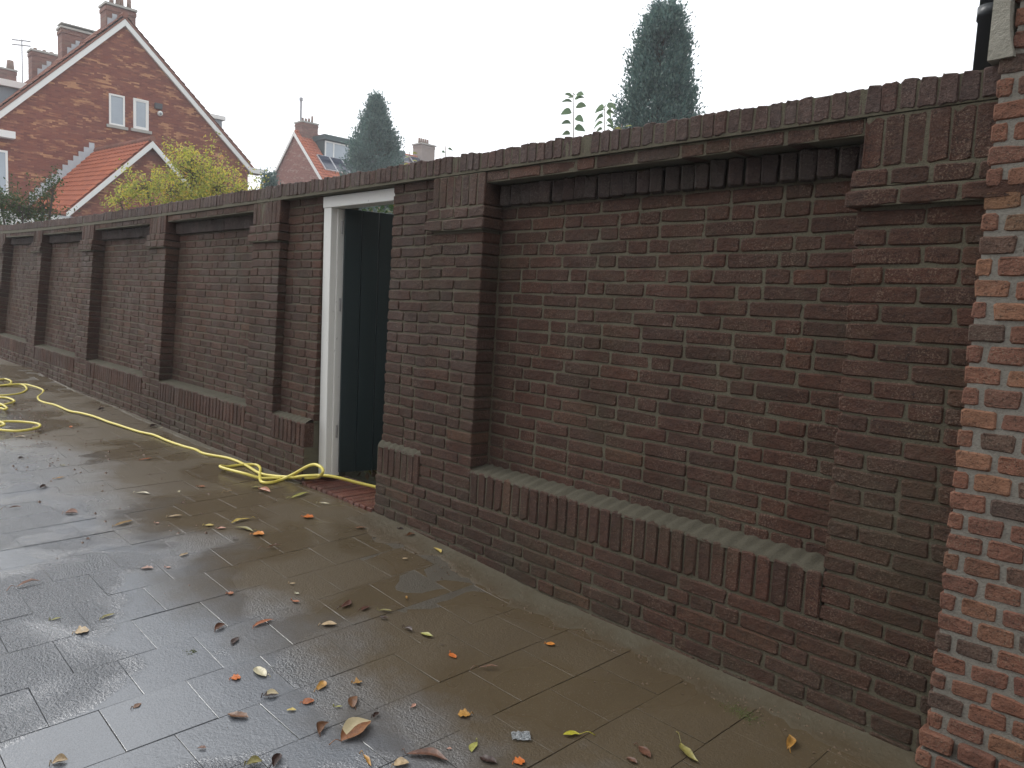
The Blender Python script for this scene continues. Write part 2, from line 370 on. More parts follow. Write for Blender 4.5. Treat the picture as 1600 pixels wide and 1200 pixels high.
for k in range(n):
    L = (OX1 - OX0 - .02) / n; x = OX0 + .012 + k * L
    b = MB(); z = .066 + random.uniform(-.002, .002); tl = random.uniform(-.002, .002)
    b.box(x, x + L - .007, -.135 + random.uniform(-.004, .004), .20, -.06, z + tl); o = b.build('brick', m_step, step); bv = o.modifiers.new('bevel', 'BEVEL'); bv.width = .006; bv.segments = 2

# ================================================================ red brick house at the right
house_r = empty('corner_house', (-1, 0, 0), 'bright red brick house corner with pale mortar at the right end of the wall', 'house')
YR = -.165
variants('rh', m_redbr, .092, .051, .06, 14, .0018); variants('rc', m_redbr, .040, .051, .06, 6, .0016); variants('rd', m_brick, .10, .055, .06, 5, .004)
FX = lambda x, y, z: (x, y, z)
k = 0; z = -.16
while z < 3.4:
    if z > 2.03: x = -2.262
    else: x = -2.288
    p = .0615
    if z < .03: yy = YR - .02; x -= .012
    else: yy = YR
    first = True
    while x < .6:
        w = (.092 if k % 2 else .041) if first else .092
        w += random.uniform(-.004, .004) if not first else random.uniform(-.003, .003)
        zz = z + .003 * noise.noise((x * 2, z, 5))
        key = 'rc' if w < .06 else 'rh'
        if z > 2.03 and first: key = 'rd'; w = .088
        place('house_brick', key, x, x + w, zz, zz + .0512 + random.uniform(-.002, .002), yy, FX); x += w + .0125 + random.uniform(-.002, .002); first = False
    z += p; k += 1
flush('house_brick', house_r, 'house_brick_courses')
b = MB(); b.box(-2.279, 6, YR + .0045, 8, -.5, 2.045); b.box(-2.252, 6, YR + .0045, 8, 2.045, 6.2); b.box(-2.291, 6, YR - .014, YR + .03, -.5, .018); b.build('mortar', m_redmortar, house_r)
m_rend = M('rough_cream_render', .9, .3); m_rend.col(m_rend.mix(m_rend.noise(9, 5), (.25, .24, .20), (.33, .32, .27))); m_rend.bump(m_rend.noise(45, 5, .75), 1, .012); m_rend = m_rend.m
b = MB(); vs = []; zs = np.linspace(2.035, 6.0, 60)
for z in zs:
    w = .010 * noise.noise((z * 9, 1, 0)) + (.012 if z < 2.08 else 0)
    vs += [(-2.316, YR + .3, z), (-2.316, YR - .002, z), (-2.268 + w, YR - .010, z), (-2.262 + w, YR + .01, z)]
b.add(vs, [(i * 4 + j, i * 4 + 4 + j, i * 4 + 5 + j, i * 4 + 1 + j) for i in range(59) for j in range(3)] + [(0, 1, 2, 3)]); b.build('render_strip', m_rend, house_r)
b = MB(); b.box(-2.36, 6.05, -.25, 8.05, 6.2, 6.4); b.build('eaves', m_white, house_r)
m_pipe = plain('black_pipe', (.018, .022, .026), .35, .3, 20)
pipe = empty('drain_pipe', (-2.40, .15, 2.04), 'dark round drain pipe standing on the wall top beside the cream render', 'pipe')
b = MB(); b.tube([(-2.408, .16, 2.135 - .06), (-2.408, .16, 6.15)], .034, 20); b.build('pipe', m_pipe, pipe, True)
b = MB(); b.tube([(-2.408, .16, 2.26), (-2.408, .16, 2.30)], .0385, 20); b.build('collar', m_pipe, pipe, True)
b = MB()
for i in range(14):
    a = random.uniform(0, 6.28); r = random.uniform(0, .05); x, y = -2.40 + r * math.cos(a), .14 + r * math.sin(a); s = random.uniform(.02, .04)
    b.add([(x - s, y - s, 2.03), (x + s, y - s * .8, 2.03), (x + s * .9, y + s, 2.03), (x - s, y + s * .9, 2.03), (x + random.uniform(-.01, .01), y, 2.055 + random.uniform(0, .03))], [(0, 1, 4), (1, 2, 4), (2, 3, 4), (3, 0, 4)])
b.add([(-2.49, .0, 2.02), (-2.47, -.02, 2.02), (-2.455, .01, 2.02), (-2.477, .0, 2.075)], [(0, 1, 3), (1, 2, 3), (2, 0, 3)])
b.build('mortar_collar', m_rend, pipe)

# ================================================================ ground, pavement
def groundgrid(name, xs, ys, zf, mat, kind='structure'):
    vs = [(x, y, zf(x, y)) for y in ys for x in xs]; nx = len(xs)
    fs = [(j * nx + i, j * nx + i + 1, (j + 1) * nx + i + 1, (j + 1) * nx + i) for j in range(len(ys) - 1) for i in range(nx - 1)]
    o = MB().add(vs, fs).build(name, mat, None, True); o['kind'] = kind; return o
def und(x, y): return .004 * noise.noise((x * .9, y * .9, 0)) + .002 * noise.noise((x * 2.3, y * 2.3, 4))
m = M('wet_concrete_slab', .3, .5); X, Y, Z = m.xyz()
mudm = m.ramp(m.math('ADD', m.math('MULTIPLY', Y, .75), m.math('ADD', m.noise(1.0, 5, .65), .97)), [(.35, 0), (.75, 1)])
basec = m.mix(m.noise(2.2, 4), (.13, .142, .16), (.185, .197, .215)); basec = m.mix(m.math('MULTIPLY', m.rnd(), .45), basec, (.085, .095, .115))
mud = m.mix(m.noise(1.7, 5, .65, dist=.6), (.066, .047, .026), (.105, .079, .045))
c = m.mix(mudm, basec, mud); c = m.mix(m.ramp(m.noise(260, 3, .7), [(.45, 0), (.7, .5)]), c, (.035, .033, .03)); c = m.mix(m.ramp(m.noise(190, 2), [(.62, 0), (.72, .35)]), c, (.25, .24, .21))
m.col(c)
pud = m.ramp(m.noise(1.25, 3, .5, dist=.4), [(.47, 1), (.53, 0)])
m.rough(m.mix(pud, m.mix(mudm, m.math('ADD', .17, m.math('MULTIPLY', m.rnd(), .14)), .46), m.mix(mudm, .07, .26)))
gra = m.math('ADD', m.noise(115, 3, .65), m.math('MULTIPLY', m.noise(40, 2, .5), .45))
b_ = m.N('ShaderNodeBump'); b_.inputs['Distance'].default_value = .013; m.L(gra, b_.inputs['Height']); m.L(m.math('MULTIPLY', m.math('SUBTRACT', 1.0, m.math('MULTIPLY', pud, .85)), m.math('SUBTRACT', 1.0, m.math('MULTIPLY', mudm, .72))), b_.inputs['Strength']); m.L(b_.outputs[0], m.b.inputs['Normal'])
m.b.inputs['IOR'].default_value = 1.65; m.L(m.math('SUBTRACT', .85, m.math('MULTIPLY', mudm, .62)), m.b.inputs['Specular IOR Level']); m_slab = m.m
m = M('wet_joint_grit', .35, .5); m.col(m.mix(m.noise(9, 5), (.060, .050, .036), (.095, .082, .06))); m.bump(m.noise(90, 5, .8), .8, .01); m_joint = m.m
m = M('garden_earth', .9, .3); m.col(m.mix(m.noise(5, 5), (.03, .024, .015), (.05, .055, .02))); m.bump(m.noise(30, 5), 1, .04); m_earth = m.m
xs = [-400, -200, -100, -60, -40, -30, -24] + list(np.arange(-21, 3, .5)) + [4, 8, 15, 30, 60, 200]
ground = groundgrid('ground', xs, [-300, -100, -40, -20, -12] + list(np.arange(-8, .11, .5)) , lambda x, y: gz(x) - .030 + (0 if y > -10 else 0), m_joint)
gback = groundgrid('garden_ground', xs, [.12, .5, 1, 2, 5, 10, 20, 40, 80, 200, 500], lambda x, y: gz(x) - .02, m_earth)
pavement = empty('pavement', (-6, -2, 0)); pavement['kind'] = 'structure'
SL = []
PITCH = .2705; px = -3.59 + 7 * PITCH; row = 0
while px > -21:
    x1 = px; x0 = px - PITCH
    # square slabs in half bond, measured along the rows
    ph = -1.13 - (.135 if round((x0 + 3.59) / PITCH) % 2 else 0); yy = ph - .2705 * 24
    while yy < -.13:
        ya, yb = yy, min(yy + .2705, -.125)
        if yb - ya > .04: SL.append((x0, x1, ya, yb))
        yy += .2705
    px -= PITCH; row += 1
SL.sort(key=lambda s: (Vector(((s[0] + s[1]) / 2, (s[2] + s[3]) / 2, 0)) - CP).length + (40 if ((Vector(((s[0] + s[1]) / 2, (s[2] + s[3]) / 2, 0)) - CP).dot(Fv) < .6 or abs((Vector(((s[0] + s[1]) / 2, (s[2] + s[3]) / 2, 0)) - CP).dot(Rv)) > .78 * (Vector(((s[0] + s[1]) / 2, (s[2] + s[3]) / 2, 0)) - CP).dot(Fv)) else 0))
def SX(x, y): return x - .075 * (y + 1.25) * min(1, max(0, (-3.5 - x) / .9))      # the courses drift a little
def slab(mb, s, rnd=0.):
    x0, x1, ya, yb = s; j = .0009; r = random; ti = [random.gauss(0, .0007) for _ in range(4)]; b0 = random.gauss(0, .0005)
    pts = [(x0 + j, ya + j), (x0 + (x1 - x0) * r.uniform(.3, .7), ya + j), (x1 - j, ya + j)] + [(x1 - j, ya + (yb - ya) * t) for t in (.25 + r.uniform(-.08, .08), .5 + r.uniform(-.08, .08), .75 + r.uniform(-.08, .08))]
    pts += [(x1 - j, yb - j), (x0 + (x1 - x0) * r.uniform(.3, .7), yb - j), (x0 + j, yb - j)] + [(x0 + j, ya + (yb - ya) * t) for t in (.75 + r.uniform(-.08, .08), .5 + r.uniform(-.08, .08), .25 + r.uniform(-.08, .08))]
    mx_, my_ = (x0 + x1) / 2, (ya + yb) / 2; n = len(pts)
    def hh(a, b):
        u = (a - x0) / (x1 - x0); v = (b - ya) / (yb - ya); return gz(a) + und(a, b) + b0 + (ti[0] * (1 - u) + ti[1] * u) * (1 - v) + (ti[3] * (1 - u) + ti[2] * u) * v
    c = [(a + (mx_ - a) * r.uniform(0, .007), b + (my_ - b) * r.uniform(0, .004)) for a, b in pts]
    qs = [r.uniform(.0004, .0014) for _ in pts]
    top = [(a + (q if a < mx_ - .02 else -q if a > mx_ + .02 else 0), b + (q if b < ya + .01 else -q if b > yb - .01 else 0), hh(a, b)) for (a, b), q in zip(c, qs)]
    mid = [(a, b, hh(a, b) - q * .6) for (a, b), q in zip(c, qs)]; bot = [(a, b, hh(a, b) - .04) for a, b in c]
    top, mid, bot = ([(SX(a, b), b, c_) for a, b, c_ in q] for q in (top, mid, bot))
    mb.add(top + mid + bot, [tuple(range(n))] + [(n + i, n + (i + 1) % n, (i + 1) % n, i) for i in range(n)] + [(2 * n + i, 2 * n + (i + 1) % n, n + (i + 1) % n, n + i) for i in range(n)], rnd)
for s in SL[:298]: b = MB(); slab(b, s); b.build('paving_slab', m_slab, pavement)
b = MB()
for s in SL[298:]: slab(b, s, random.random())
o = b.build('paving_slabs', m_slab, pavement); o['kind'] = 'stuff'
# joints washed full of grit to just under the slab tops
jo = groundgrid('joint_sand', list(np.arange(-21, -1.6, .12)), list(np.arange(-7.6, -.1, .12)), lambda x, y: gz(x) + und(x, y) - .0034, m_joint)
# smeared sand and cement along the foot of the wall
m = M('grey_sand_smear', .5, .4); _k = m.math('ADD', m.math('MULTIPLY', m.xyz()[1], 2.2), m.math('ADD', m.noise(6, 5, .7), .42)); m.col(m.mix(m.ramp(_k, [(.25, 0), (.75, 1)]), (.070, .052, .030), m.mix(m.noise(22, 4), (.074, .066, .045), (.115, .104, .075)))); m.bump(m.math('ADD', m.noise(28, 4), m.math('MULTIPLY', m.noise(150, 3), .4)), .6, .008); m_sand = m.m
xs = list(np.arange(-12, -6.1, .06)) + list(np.arange(-5.2, -2.2, .03)); 
for lo_, hi_, nm in ((-14, OX0, 'sand_smear'), (OX1, -2.2, 'sand_smear')):
    xs = list(np.arange(lo_, hi_ + .001, .04)); ys = np.linspace(0, 1, 12); vs = []
    for y in ys:
        for x in xs:
            wd_ = .06 + (.15 if x > -5.3 else .03) * (1 + .8 * noise.noise((x * 1.7, 0, 0)) * .8 + .85 * noise.noise((x * 5, 2, 0)) + .45 * noise.noise((x * 19, 2, 0))); yy = -.11 - y * wd_
            zz = gz(x) + und(x, yy) + .005 * (1 - y) ** 2 + .0008 - .008 * max(0, y - .85) / .15 + .002 * noise.noise((x * 9, yy * 9, 0)); vs.append((x, yy, zz))
    n = len(xs); o = MB().add(vs, [(j * n + i, (j + 1) * n + i, (j + 1) * n + i + 1, j * n + i + 1) for j in range(11) for i in range(n - 1)]).build(nm, m_sand, None, True); o['kind'] = 'structure'

# ================================================================ houses behind
def far_brick(name, axis, cols, streak, mortar=(.22, .19, .17)):
    m = M(name, .9, .3); X, Y, Z = m.xyz(); cb = m.N('ShaderNodeCombineXYZ'); m.L(Y if axis == 'y' else X, cb.inputs[0]); m.L(Z, cb.inputs[1])
    bt = m.N('ShaderNodeTexBrick'); m.L(cb.outputs[0], bt.inputs[0]); bt.inputs['Scale'].default_value = 1; bt.inputs['Brick Width'].default_value = .22; bt.inputs['Row Height'].default_value = .066; bt.inputs['Mortar Size'].default_value = .0022; bt.inputs['Mortar Smooth'].default_value = .3; bt.inputs['Bias'].default_value = 0
    bt.inputs['Color1'].default_value = (0, 0, 0, 1); bt.inputs['Color2'].default_value = (1, 1, 1, 1); bt.inputs['Mortar'].default_value = (.3, .3, .3, 1)
    c = m.ramp(bt.outputs[0], cols); 
    n = m.noise(1, 4, .6, vec=cb.outputs[0], stretch=(1.1, 3.4, 1)); k = m.ramp(n, [(.50, 0), (.60, 1)]); pk = m.ramp(bt.outputs[0], [(.45, 0), (.6, 1)])
    c = m.mix(m.math('MULTIPLY', k, pk), c, streak); c = m.mix(m.math('MULTIPLY', m.noise(.35, 3), .35), c, (.12, .05, .045))
    c = m.mix(m.math('MULTIPLY', bt.outputs['Fac'], .8), c, mortar); m.col(c); m.bump(m.math('SUBTRACT', 1, bt.outputs['Fac']), .6, .01); return m.m
HB = [(0, (.16, .046, .030)), (.4, (.23, .068, .040)), (.7, (.19, .060, .042)), (1, (.29, .10, .052))]
m_hy = far_brick('red_brown_gable_brick', 'y', HB, (.50, .25, .12), (.20, .12, .095)); m_h2x = far_brick('pale_red_gable_brick', 'x', [(0, (.22, .09, .07)), (1, (.30, .13, .10))], (.36, .24, .19)); m_h2y = m_hy
m = M('orange_clay_tile', .75, .3); m.col(m.mix(m.rnd(), (.40, .105, .045), (.52, .155, .065))); c_ = m.mix(m.noise(1.2, 4), m.mix(m.rnd(), (.36, .095, .042), (.50, .15, .065)), (.30, .10, .06)); m.col(c_); m_tile = m.m
m = M('weathered_dark_tile', .85, .3); m.col(m.mix(m.noise(2, 4), m.mix(m.rnd(), (.24, .08, .05), (.34, .12, .075)), (.16, .10, .08))); m_tile2 = m.m
m_wpaint = plain('white_board', (.74, .74, .72), .5, .05); m_lead = plain('pale_lead_flashing', (.42, .45, .48), .5, .2, 6); m_conc = plain('grey_sill_stone', (.36, .35, .32), .8, .15)
m_glass = plain('window_pane', (.30, .35, .40), .08, .25, .8); m_glass.node_tree.nodes['Principled BSDF'].inputs['Specular IOR Level'].default_value = .9  # pale blue-grey base colour paints sky reflection into the panes
m_dgrey = plain('grey_dormer_cladding', (.22, .25, .28), .7, .1); m_dgreen = plain('dark_green_dormer_boards', (.022, .050, .052), .6, .2)
m_chim = far_brick('sooty_chimney_brick', 'y', [(0, (.15, .075, .06)), (1, (.24, .12, .09))], (.2, .13, .1)); m_pot = plain('clay_chimney_pot', (.20, .13, .10), .8, .25, 5)
m_solar = plain('dark_solar_glass', (.012, .020, .045), .12, .3, 3); m_alu = plain('aluminium_edge', (.6, .6, .62), .35, .05, 5, 0, .5, .5)
def tiles(name, o, eu, dv, nu, nv, mat, parent, w=.21, h=.30, lift=.035):
    """pantiles: each has an S profile and overlaps the one below"""
    o, eu, dv = Vector(o), Vector(eu).normalized(), Vector(dv).normalized(); nn = eu.cross(dv).normalized()
    if nn.z < 0: nn = -nn
    prof = [(0, .012), (.18, .040), (.42, .036), (.62, .008), (.85, .000), (1.0, .012)]; mb = MB()
    for i in range(nu):
        for k in range(nv):
            r = random.random(); jt = random.gauss(0, .004); vs = []
            for (t, z) in ((0, .0), (1.10, lift)):
                for a, b in prof: vs.append(o + eu * ((i + a) * w) + dv * ((k + t) * h) + nn * (b + z * 1.0 + .02 + jt))
            for a, b in prof: vs.append(o + eu * ((i + a) * w) + dv * ((k + 1.10) * h) + nn * (b - .005))
            n = 6; mb.add(vs, [(j, j + 1, n + j + 1, n + j) for j in range(5)] + [(n + j, n + j + 1, 2 * n + j + 1, 2 * n + j) for j in range(5)], r)
    ob = mb.build(name, mat, parent); ob['kind'] = 'stuff'; return ob
def window(parent, X, y0, y1, z0, z1, fw=.07, mull=(), sill=True, inner=False, nrm=1):
    f = MB()
    for a, b, c, d in ((y0, y1, z1 - fw, z1), (y0, y1, z0, z0 + fw), (y0, y0 + fw, z0 + fw, z1 - fw), (y1 - fw, y1, z0 + fw, z1 - fw)): f.box(X - .03, X + .05, a, b, c, d)
    for q in mull: f.box(X - .03, X + .048, q - fw / 2, q + fw / 2, z0 + fw, z1 - fw)
    if inner:
        e = fw + .045
        for a, b, c, d in ((y0 + fw, y1 - fw, z1 - e, z1 - fw), (y0 + fw, y1 - fw, z0 + fw, z0 + e), (y0 + fw, y0 + e, z0 + e, z1 - e), (y1 - e, y1 - fw, z0 + e, z1 - e)): f.box(X - .03, X + .034, a, b, c, d)
    fr = f.build('window', m_wpaint, parent); p = MB(); p.box(X - .02, X + .014, y0 + .01, y1 - .01, z0 + .01, z1 - .01); p.build('pane', m_glass, fr)
    if sill: s = MB(); s.box(X - .05, X + .09, y0 - .1, y1 + .12, z0 - .12, z0 - .002); s.build('sill', m_conc, fr)
    return fr
def chimney(parent, x0, x1, y0, y1, z0, z1, pots, mat=None, cap=.06, flash=None):
    b = MB(); b.box(x0, x1, y0, y1, z0, z1); b.box(x0 - .03, x1 + .03, y0 - .03, y1 + .03, z1 - .22, z1 - .06); c = b.build('chimney', mat or m_chim, parent)
    b = MB(); b.box(x0 - cap, x1 + cap, y0 - cap, y1 + cap, z1, z1 + .09); b.build('chimney_cap', m_conc, c)
    for (a, hh, rr) in pots:
        b = MB(); b.tube([((x0 + x1) / 2 + (y1 - y0 < .8) * 0, y0 + (y1 - y0) * a, z1 + .09), ((x0 + x1) / 2, y0 + (y1 - y0) * a, z1 + .09 + hh)], [rr, rr * .8], 10); b.build('chimney_pot', m_pot, c, True)
    return c
# ---- the big gabled house at the left
H1 = empty('gabled_house', (-40, 8.5, .3), 'large red brown gabled house with two small windows and an orange tiled side extension', 'house')
AY, AZ = 8.53, 12.40; LY, LZ = 2.85, 6.47; RY, RZ = 14.2, 7.15; XG = -37; XE = -66
b = MB(); b.prism([(LY + .3, .0), (RY - .2, 0), (RY - .2, RZ - .05), (AY, AZ - .12), (LY + .3, LZ + .18)], 0, XG - .3, XG); b.build('gable_wall', m_hy, H1)
b = MB(); b.box(XE, XG - .3, LY + .3, LY + .6, 0, LZ); b.box(XE, XG - .3, RY - .5, RY - .2, 0, RZ); b.build('side_wall', m_hy, H1)
for nm, ey, ez in (('left_verge', LY, LZ), ('right_verge', RY, RZ)):
    b = MB(); d = Vector((0, ey - AY, ez - AZ)).normalized(); u = Vector((0, -d.z, d.y)); u = u if u.z > 0 else -u
    p = [Vector((0, AY, AZ)), Vector((0, ey, ez)), Vector((0, ey, ez)) - u * .19, Vector((0, AY, AZ)) - Vector((0, 0, .19 / abs(u.z)))]
    b.prism([(q.y, q.z) for q in p], 0, XG - .02, XG + .12); b.build('verge_board', m_wpaint, H1)
    b = MB(); p = [Vector((0, AY, AZ)) + Vector((0, 0, .10)), Vector((0, ey, ez)) + u * .10, Vector((0, ey, ez)) + u * .012, Vector((0, AY, AZ + .012))]
    b.prism([(q.y, q.z) for q in p], 0, XE, XG + .14); b.build('roof_slope', m_tile2, H1)
sl_ = math.hypot(AY - LY, AZ - LZ); tiles('roof_tiles', (XG + .12, AY, AZ + .13), (-1, 0, 0), (0, LY - AY, LZ - AZ), 60, int(sl_ / .30), m_tile2, H1)
tiles('roof_tiles', (XG + .12, AY, AZ + .13), (-1, 0, 0), (0, RY - AY, RZ - AZ), 30, int(math.hypot(RY - AY, AZ - RZ) / .30), m_tile2, H1)
b = MB()
for k in range(60): b.tube([(XG + .16 - k * .4, AY, AZ + .16), (XG + .16 - k * .4 - .42, AY, AZ + .17)], [.13, .115], 8, rnd=random.random())
b.build('ridge_tiles', m_tile2, H1)['kind'] = 'stuff'
b = MB(); b.box(XG - .5, XG + .16, 14.05, 14.72, 6.98, 7.22); b.build('gutter_box', m_wpaint, H1)
b = MB(); b.box(XG + .0, XG + .35, 3.0, 4.50, 6.76, 7.02); b.build('canopy', m_wpaint, H1)
window(H1, XG, 7.92, 8.53, 8.02, 9.28, .07); window(H1, XG, 8.87, 9.49, 8.04, 9.30, .07, inner=True); window(H1, XG, 3.2, 4.29, 4.62, 6.3, .08)
b = MB(); b.box(XG, XG + .12, 9.74, 10.04, 9.05, 9.28); b.build('vent_box', plain('dark_vent', (.06, .06, .065)), H1)
b = MB(); b.tube([(XG, 9.96, 8.87), (XG + .10, 9.96, 8.87)], .105, 14); lamp = b.build('bulkhead_lamp', m_wpaint, H1, True); b = MB(); b.tube([(XG + .10, 9.96, 8.86), (XG + .13, 9.96, 8.86)], .05, 12); b.build('lens', m_dgrey, lamp, True)
# chimneys along the ridge with stepped lead
c1 = chimney(H1, -38.4, -37.6, 8.02, 9.18, 11.6, 13.02, [(.28, .45, .10), (.5, .5, .11), (.62, .45, .10), (.88, .55, .10)])
c2 = chimney(H1, -43.6, -42.9, 7.68, 9.25, 11, 13.12, [(.1, .12, .1), (.3, .12, .1), (.5, .12, .1), (.7, .12, .1), (.9, .12, .1)])
b = MB(); b.box(-43.6, -42.9, 7.66, 9.27, 13.33, 13.37); b.build('capping_slab', m_conc, c2)
c3 = chimney(H1, -48.6, -47.9, 7.55, 9.2, 11, 13.05, [(.15, .15, .1), (.4, .15, .1), (.6, .13, .12), (.85, .13, .12)])
c4 = chimney(H1, -57.6, -57, 7.9, 8.75, 11, 13.9, [(.7, .55, .22)])
def stepflash(parent, X, ya, za, yb, zb, n, h=.34, th=.03):
    for k in range(n):
        t = (k + .5) / n; y = ya + (yb - ya) * t; z = za + (zb - za) * t; w = abs(yb - ya) / n
        b = MB(); dz = abs(zb - za) / n / 2
        b.box(X, X + th + .001 * (k % 2), y - w / 2, y + w / 2, z - dz - .08, z + dz + h - .08); b.build('lead_step', m_lead, parent)
for c, X, y0 in ((c1, -37.6, 8.06), (c2, -42.9, 7.9), (c3, -47.9, 7.8)):
    s = (AZ - LZ) / (AY - LY); stepflash(c, X + .001, AY - .1, AZ + .05, y0, AZ - (AY - y0) * s + .12, 2 if c is c1 else 3, .32)
stepflash(c1, -37.599, AY + .12, AZ, 9.1, AZ - .55 * .93, 2, .3)
b = MB(); b.box(-44.5, -40.0, 3.4, 6.2, 8.0, 9.33); dm = b.build('dormer', m_dgrey, H1); b = MB(); b.box(-44.7, -39.8, 3.2, 6.4, 9.34, 9.60); b.build('dormer_fascia', m_wpaint, dm)
b = MB(); b.box(-46, -42, 13.0, 14.9, 8.5, 10.25); dm = b.build('dormer', m_dgrey, H1); b = MB(); b.box(-46.1, -41.9, 13.0, 15.05, 10.26, 10.46); b.build('dormer_fascia', m_wpaint, dm)
an = empty('roof_aerial', (-52, 8.0, 12.4), 'thin television aerial mast rising from the far end of the left house roof', 'aerial')
b = MB(); b.tube([(-52, 8.0, 12.0), (-52, 8.0, 14.55)], .028, 6); m_steel = plain('dull_steel', (.3, .3, .32), .5); b.build('mast', m_steel, an)
for z in (14.25, 14.5): b = MB(); b.beam((-52.3, 7.6, z), (-51.7, 8.35, z - .03), .07, .05); b.build('crossbar', m_steel, an)
# extension with the orange roof
XF = -33.4; E0 = (XG, 7.42, 6.80); E1 = (XF, 8.40, 7.02); BL = (XG, 5.00, 4.18); FL = (XF, 5.38, 3.92); BR = (XG, 9.9, 4.6); FR = (XF, 11.2, 4.25)
b = MB(); b.add([(XF - .18, 5.55, 0), (XF - .18, 11.1, 0), (XF - .18, 11.1, 4.2), (XF - .18, 8.38, 6.86), (XF - .18, 5.55, 4.02), (XG, 5.2, 0), (XG, 9.9, 0), (XG, 9.8, 4.5), (XG, 7.42, 6.6), (XG, 5.2, 4.2)], [(0, 1, 2, 3, 4), (5, 0, 4, 9), (1, 6, 7, 2)]); b.build('extension_wall', m_hy, H1)
def slope(name, A, B, C, D, th, mat):                        # ridge back, ridge front, eave front, eave back
    A, B, C, D = map(Vector, (A, B, C, D)); b = MB(); u = Vector((0, 0, th)); b.add([A, B, C, D, A - u, B - u, C - u, D - u], [(0, 1, 2, 3), (7, 6, 5, 4), (0, 4, 5, 1), (1, 5, 6, 2), (2, 6, 7, 3), (3, 7, 4, 0)]); return b.build(name, mat, H1)
slope('extension_roof', E0, E1, FL, BL, .08, m_tile); slope('extension_roof', E0, E1, FR, BR, .08, m_tile)
# tiles laid bilinearly over the slightly skewed slopes
def tiles_quad(name, A, B, C, D, nu, nv, mat):
    A, B, C, D = map(Vector, (A, B, C, D)); nn = (B - A).cross(D - A).normalized(); nn = nn if nn.z > 0 else -nn; prof = [(0, .012), (.18, .040), (.42, .036), (.62, .008), (.85, 0), (1, .012)]; mb = MB()
    P = lambda s, t: (A * (1 - s) + B * s) * (1 - t) + (D * (1 - s) + C * s) * t
    for i in range(nu):
        for k in range(nv):
            vs = []
            for tt, zz in ((0, 0), (1.08, .045)):
                for a, q in prof: vs.append(P((i + a) / nu, min(1.01, (k + tt) / nv)) + nn * (q * 1.25 + zz + .012))
            for a, q in prof: vs.append(P((i + a) / nu, min(1.01, (k + 1.08) / nv)) + nn * .002)
            mb.add(vs, [(j, j + 1, 7 + j, 6 + j) for j in range(5)] + [(6 + j, 7 + j, 13 + j, 12 + j) for j in range(5)], random.random())
    o = mb.build(name, mat, H1); o['kind'] = 'stuff'
tiles_quad('extension_tiles', E0, E1, FL, BL, 18, 14, m_tile); tiles_quad('extension_tiles', E0, E1, FR, BR, 18, 14, m_tile)
b = MB()
for k in range(9):
    p, q = Vector(E0).lerp(Vector(E1), k / 9), Vector(E0).lerp(Vector(E1), (k + 1.08) / 9); b.tube([p + Vector((0, 0, .05)), q + Vector((0, 0, .07))], [.12, .13], 8, rnd=random.random())
b.build('extension_ridge', m_tile2, H1)['kind'] = 'stuff'
for A, B in ((E1, FL), (E1, FR)): b = MB(); b.beam(Vector(A) + Vector((.06, 0, -.13)), Vector(B) + Vector((.06, 0, -.13)), .05, .20, (1, 0, 0.001)) if False else b.prism([(A[1], A[2] - .02), (B[1], B[2] - .02), (B[1], B[2] - .24), (A[1], A[2] - .27)], 0, XF + .001, XF + .06); b.build('verge_board', m_wpaint, H1)
stepflash(H1, XG + .002, 7.35, 6.86, 5.0, 4.35, 12, .36, .03)
gar = empty('flat_roof_garage', (-33, 3, .3), 'low flat roofed garage with white fascia in front of the gabled house', 'garage')
b = MB(); b.box(-36.5, -32.2, -1.5, 5.1, 0, 3.3); b.build('wall', m_hy, gar); b = MB(); b.box(-36.7, -32.0, -1.7, 5.35, 3.18, 3.62); b.build('fascia', m_wpaint, gar); b = MB(); b.box(-36.72, -31.98, -1.72, 5.37, 3.621, 3.66); b.build('roof_edge', m_lead, gar)

# ---- added unseen terrace behind the camera, placed to cut light reaching the wall
H3 = empty('light_blocking_terrace', (5, -12, 0), 'unseen brick terrace with a tiled roof, added across the street to cut light on the wall', 'house')
b = MB(); b.box(-5, 22, -20, -9.5, -.3, 6.2); b.build('wall', m_h2x, H3); b = MB(); b.prism([(-20.2, 6.2), (-9.2, 6.2), (-14.7, 10)], 0, -5.1, 22.1); b.build('roof', m_tile2, H3)
for x in (-3, 1, 5, 9, 13, 17):
    for z in (.9, 3.8): f_ = MB(); f_.box(x, x + 1.8, -9.56, -9.46, z, z + 1.5); fr = f_.build('window', m_wpaint, H3); f_ = MB(); f_.box(x + .1, x + 1.7, -9.47, -9.45, z + .1, z + 1.4); f_.build('pane', m_glass, fr)
# ---- the far house with the dormer and the solar panels
H2 = empty('dormer_house', (-50.7, 30, .3), 'far pale red house with dark green dormer and solar panels on its roof', 'house')
GX, GY, GZ = -50.67, 23.77, 12.42; sl2 = .916; HW = 5.6; YE = 48
b = MB(); b.prism([(GX - HW + .3, 0), (GX + HW - .3, 0), (GX + HW - .3, GZ - .12 - sl2 * (HW - .3)), (GX, GZ - .12), (GX - HW + .3, GZ - .12 - sl2 * (HW - .3))], 1, GY, GY + .3); b.build('gable_wall', m_h2x, H2)
b = MB(); b.box(GX + HW - .6, GX + HW - .3, GY + .3, YE, 0, GZ - sl2 * HW); b.build('side_wall', m_hy, H2)
for s in (-1, 1):
    b = MB(); b.prism([(GX, GZ), (GX + s * HW, GZ - sl2 * HW), (GX + s * HW, GZ - sl2 * HW - .10), (GX, GZ - .10)], 1, GY - .06, YE); b.build('roof_slope', m_tile, H2)
    b = MB(); b.prism([(GX, GZ + .02), (GX + s * HW, GZ - sl2 * HW + .02), (GX + s * HW, GZ - sl2 * HW - .22), (GX, GZ - .24)], 1, GY - .12, GY - .065); b.build('verge_board', m_wpaint, H2)
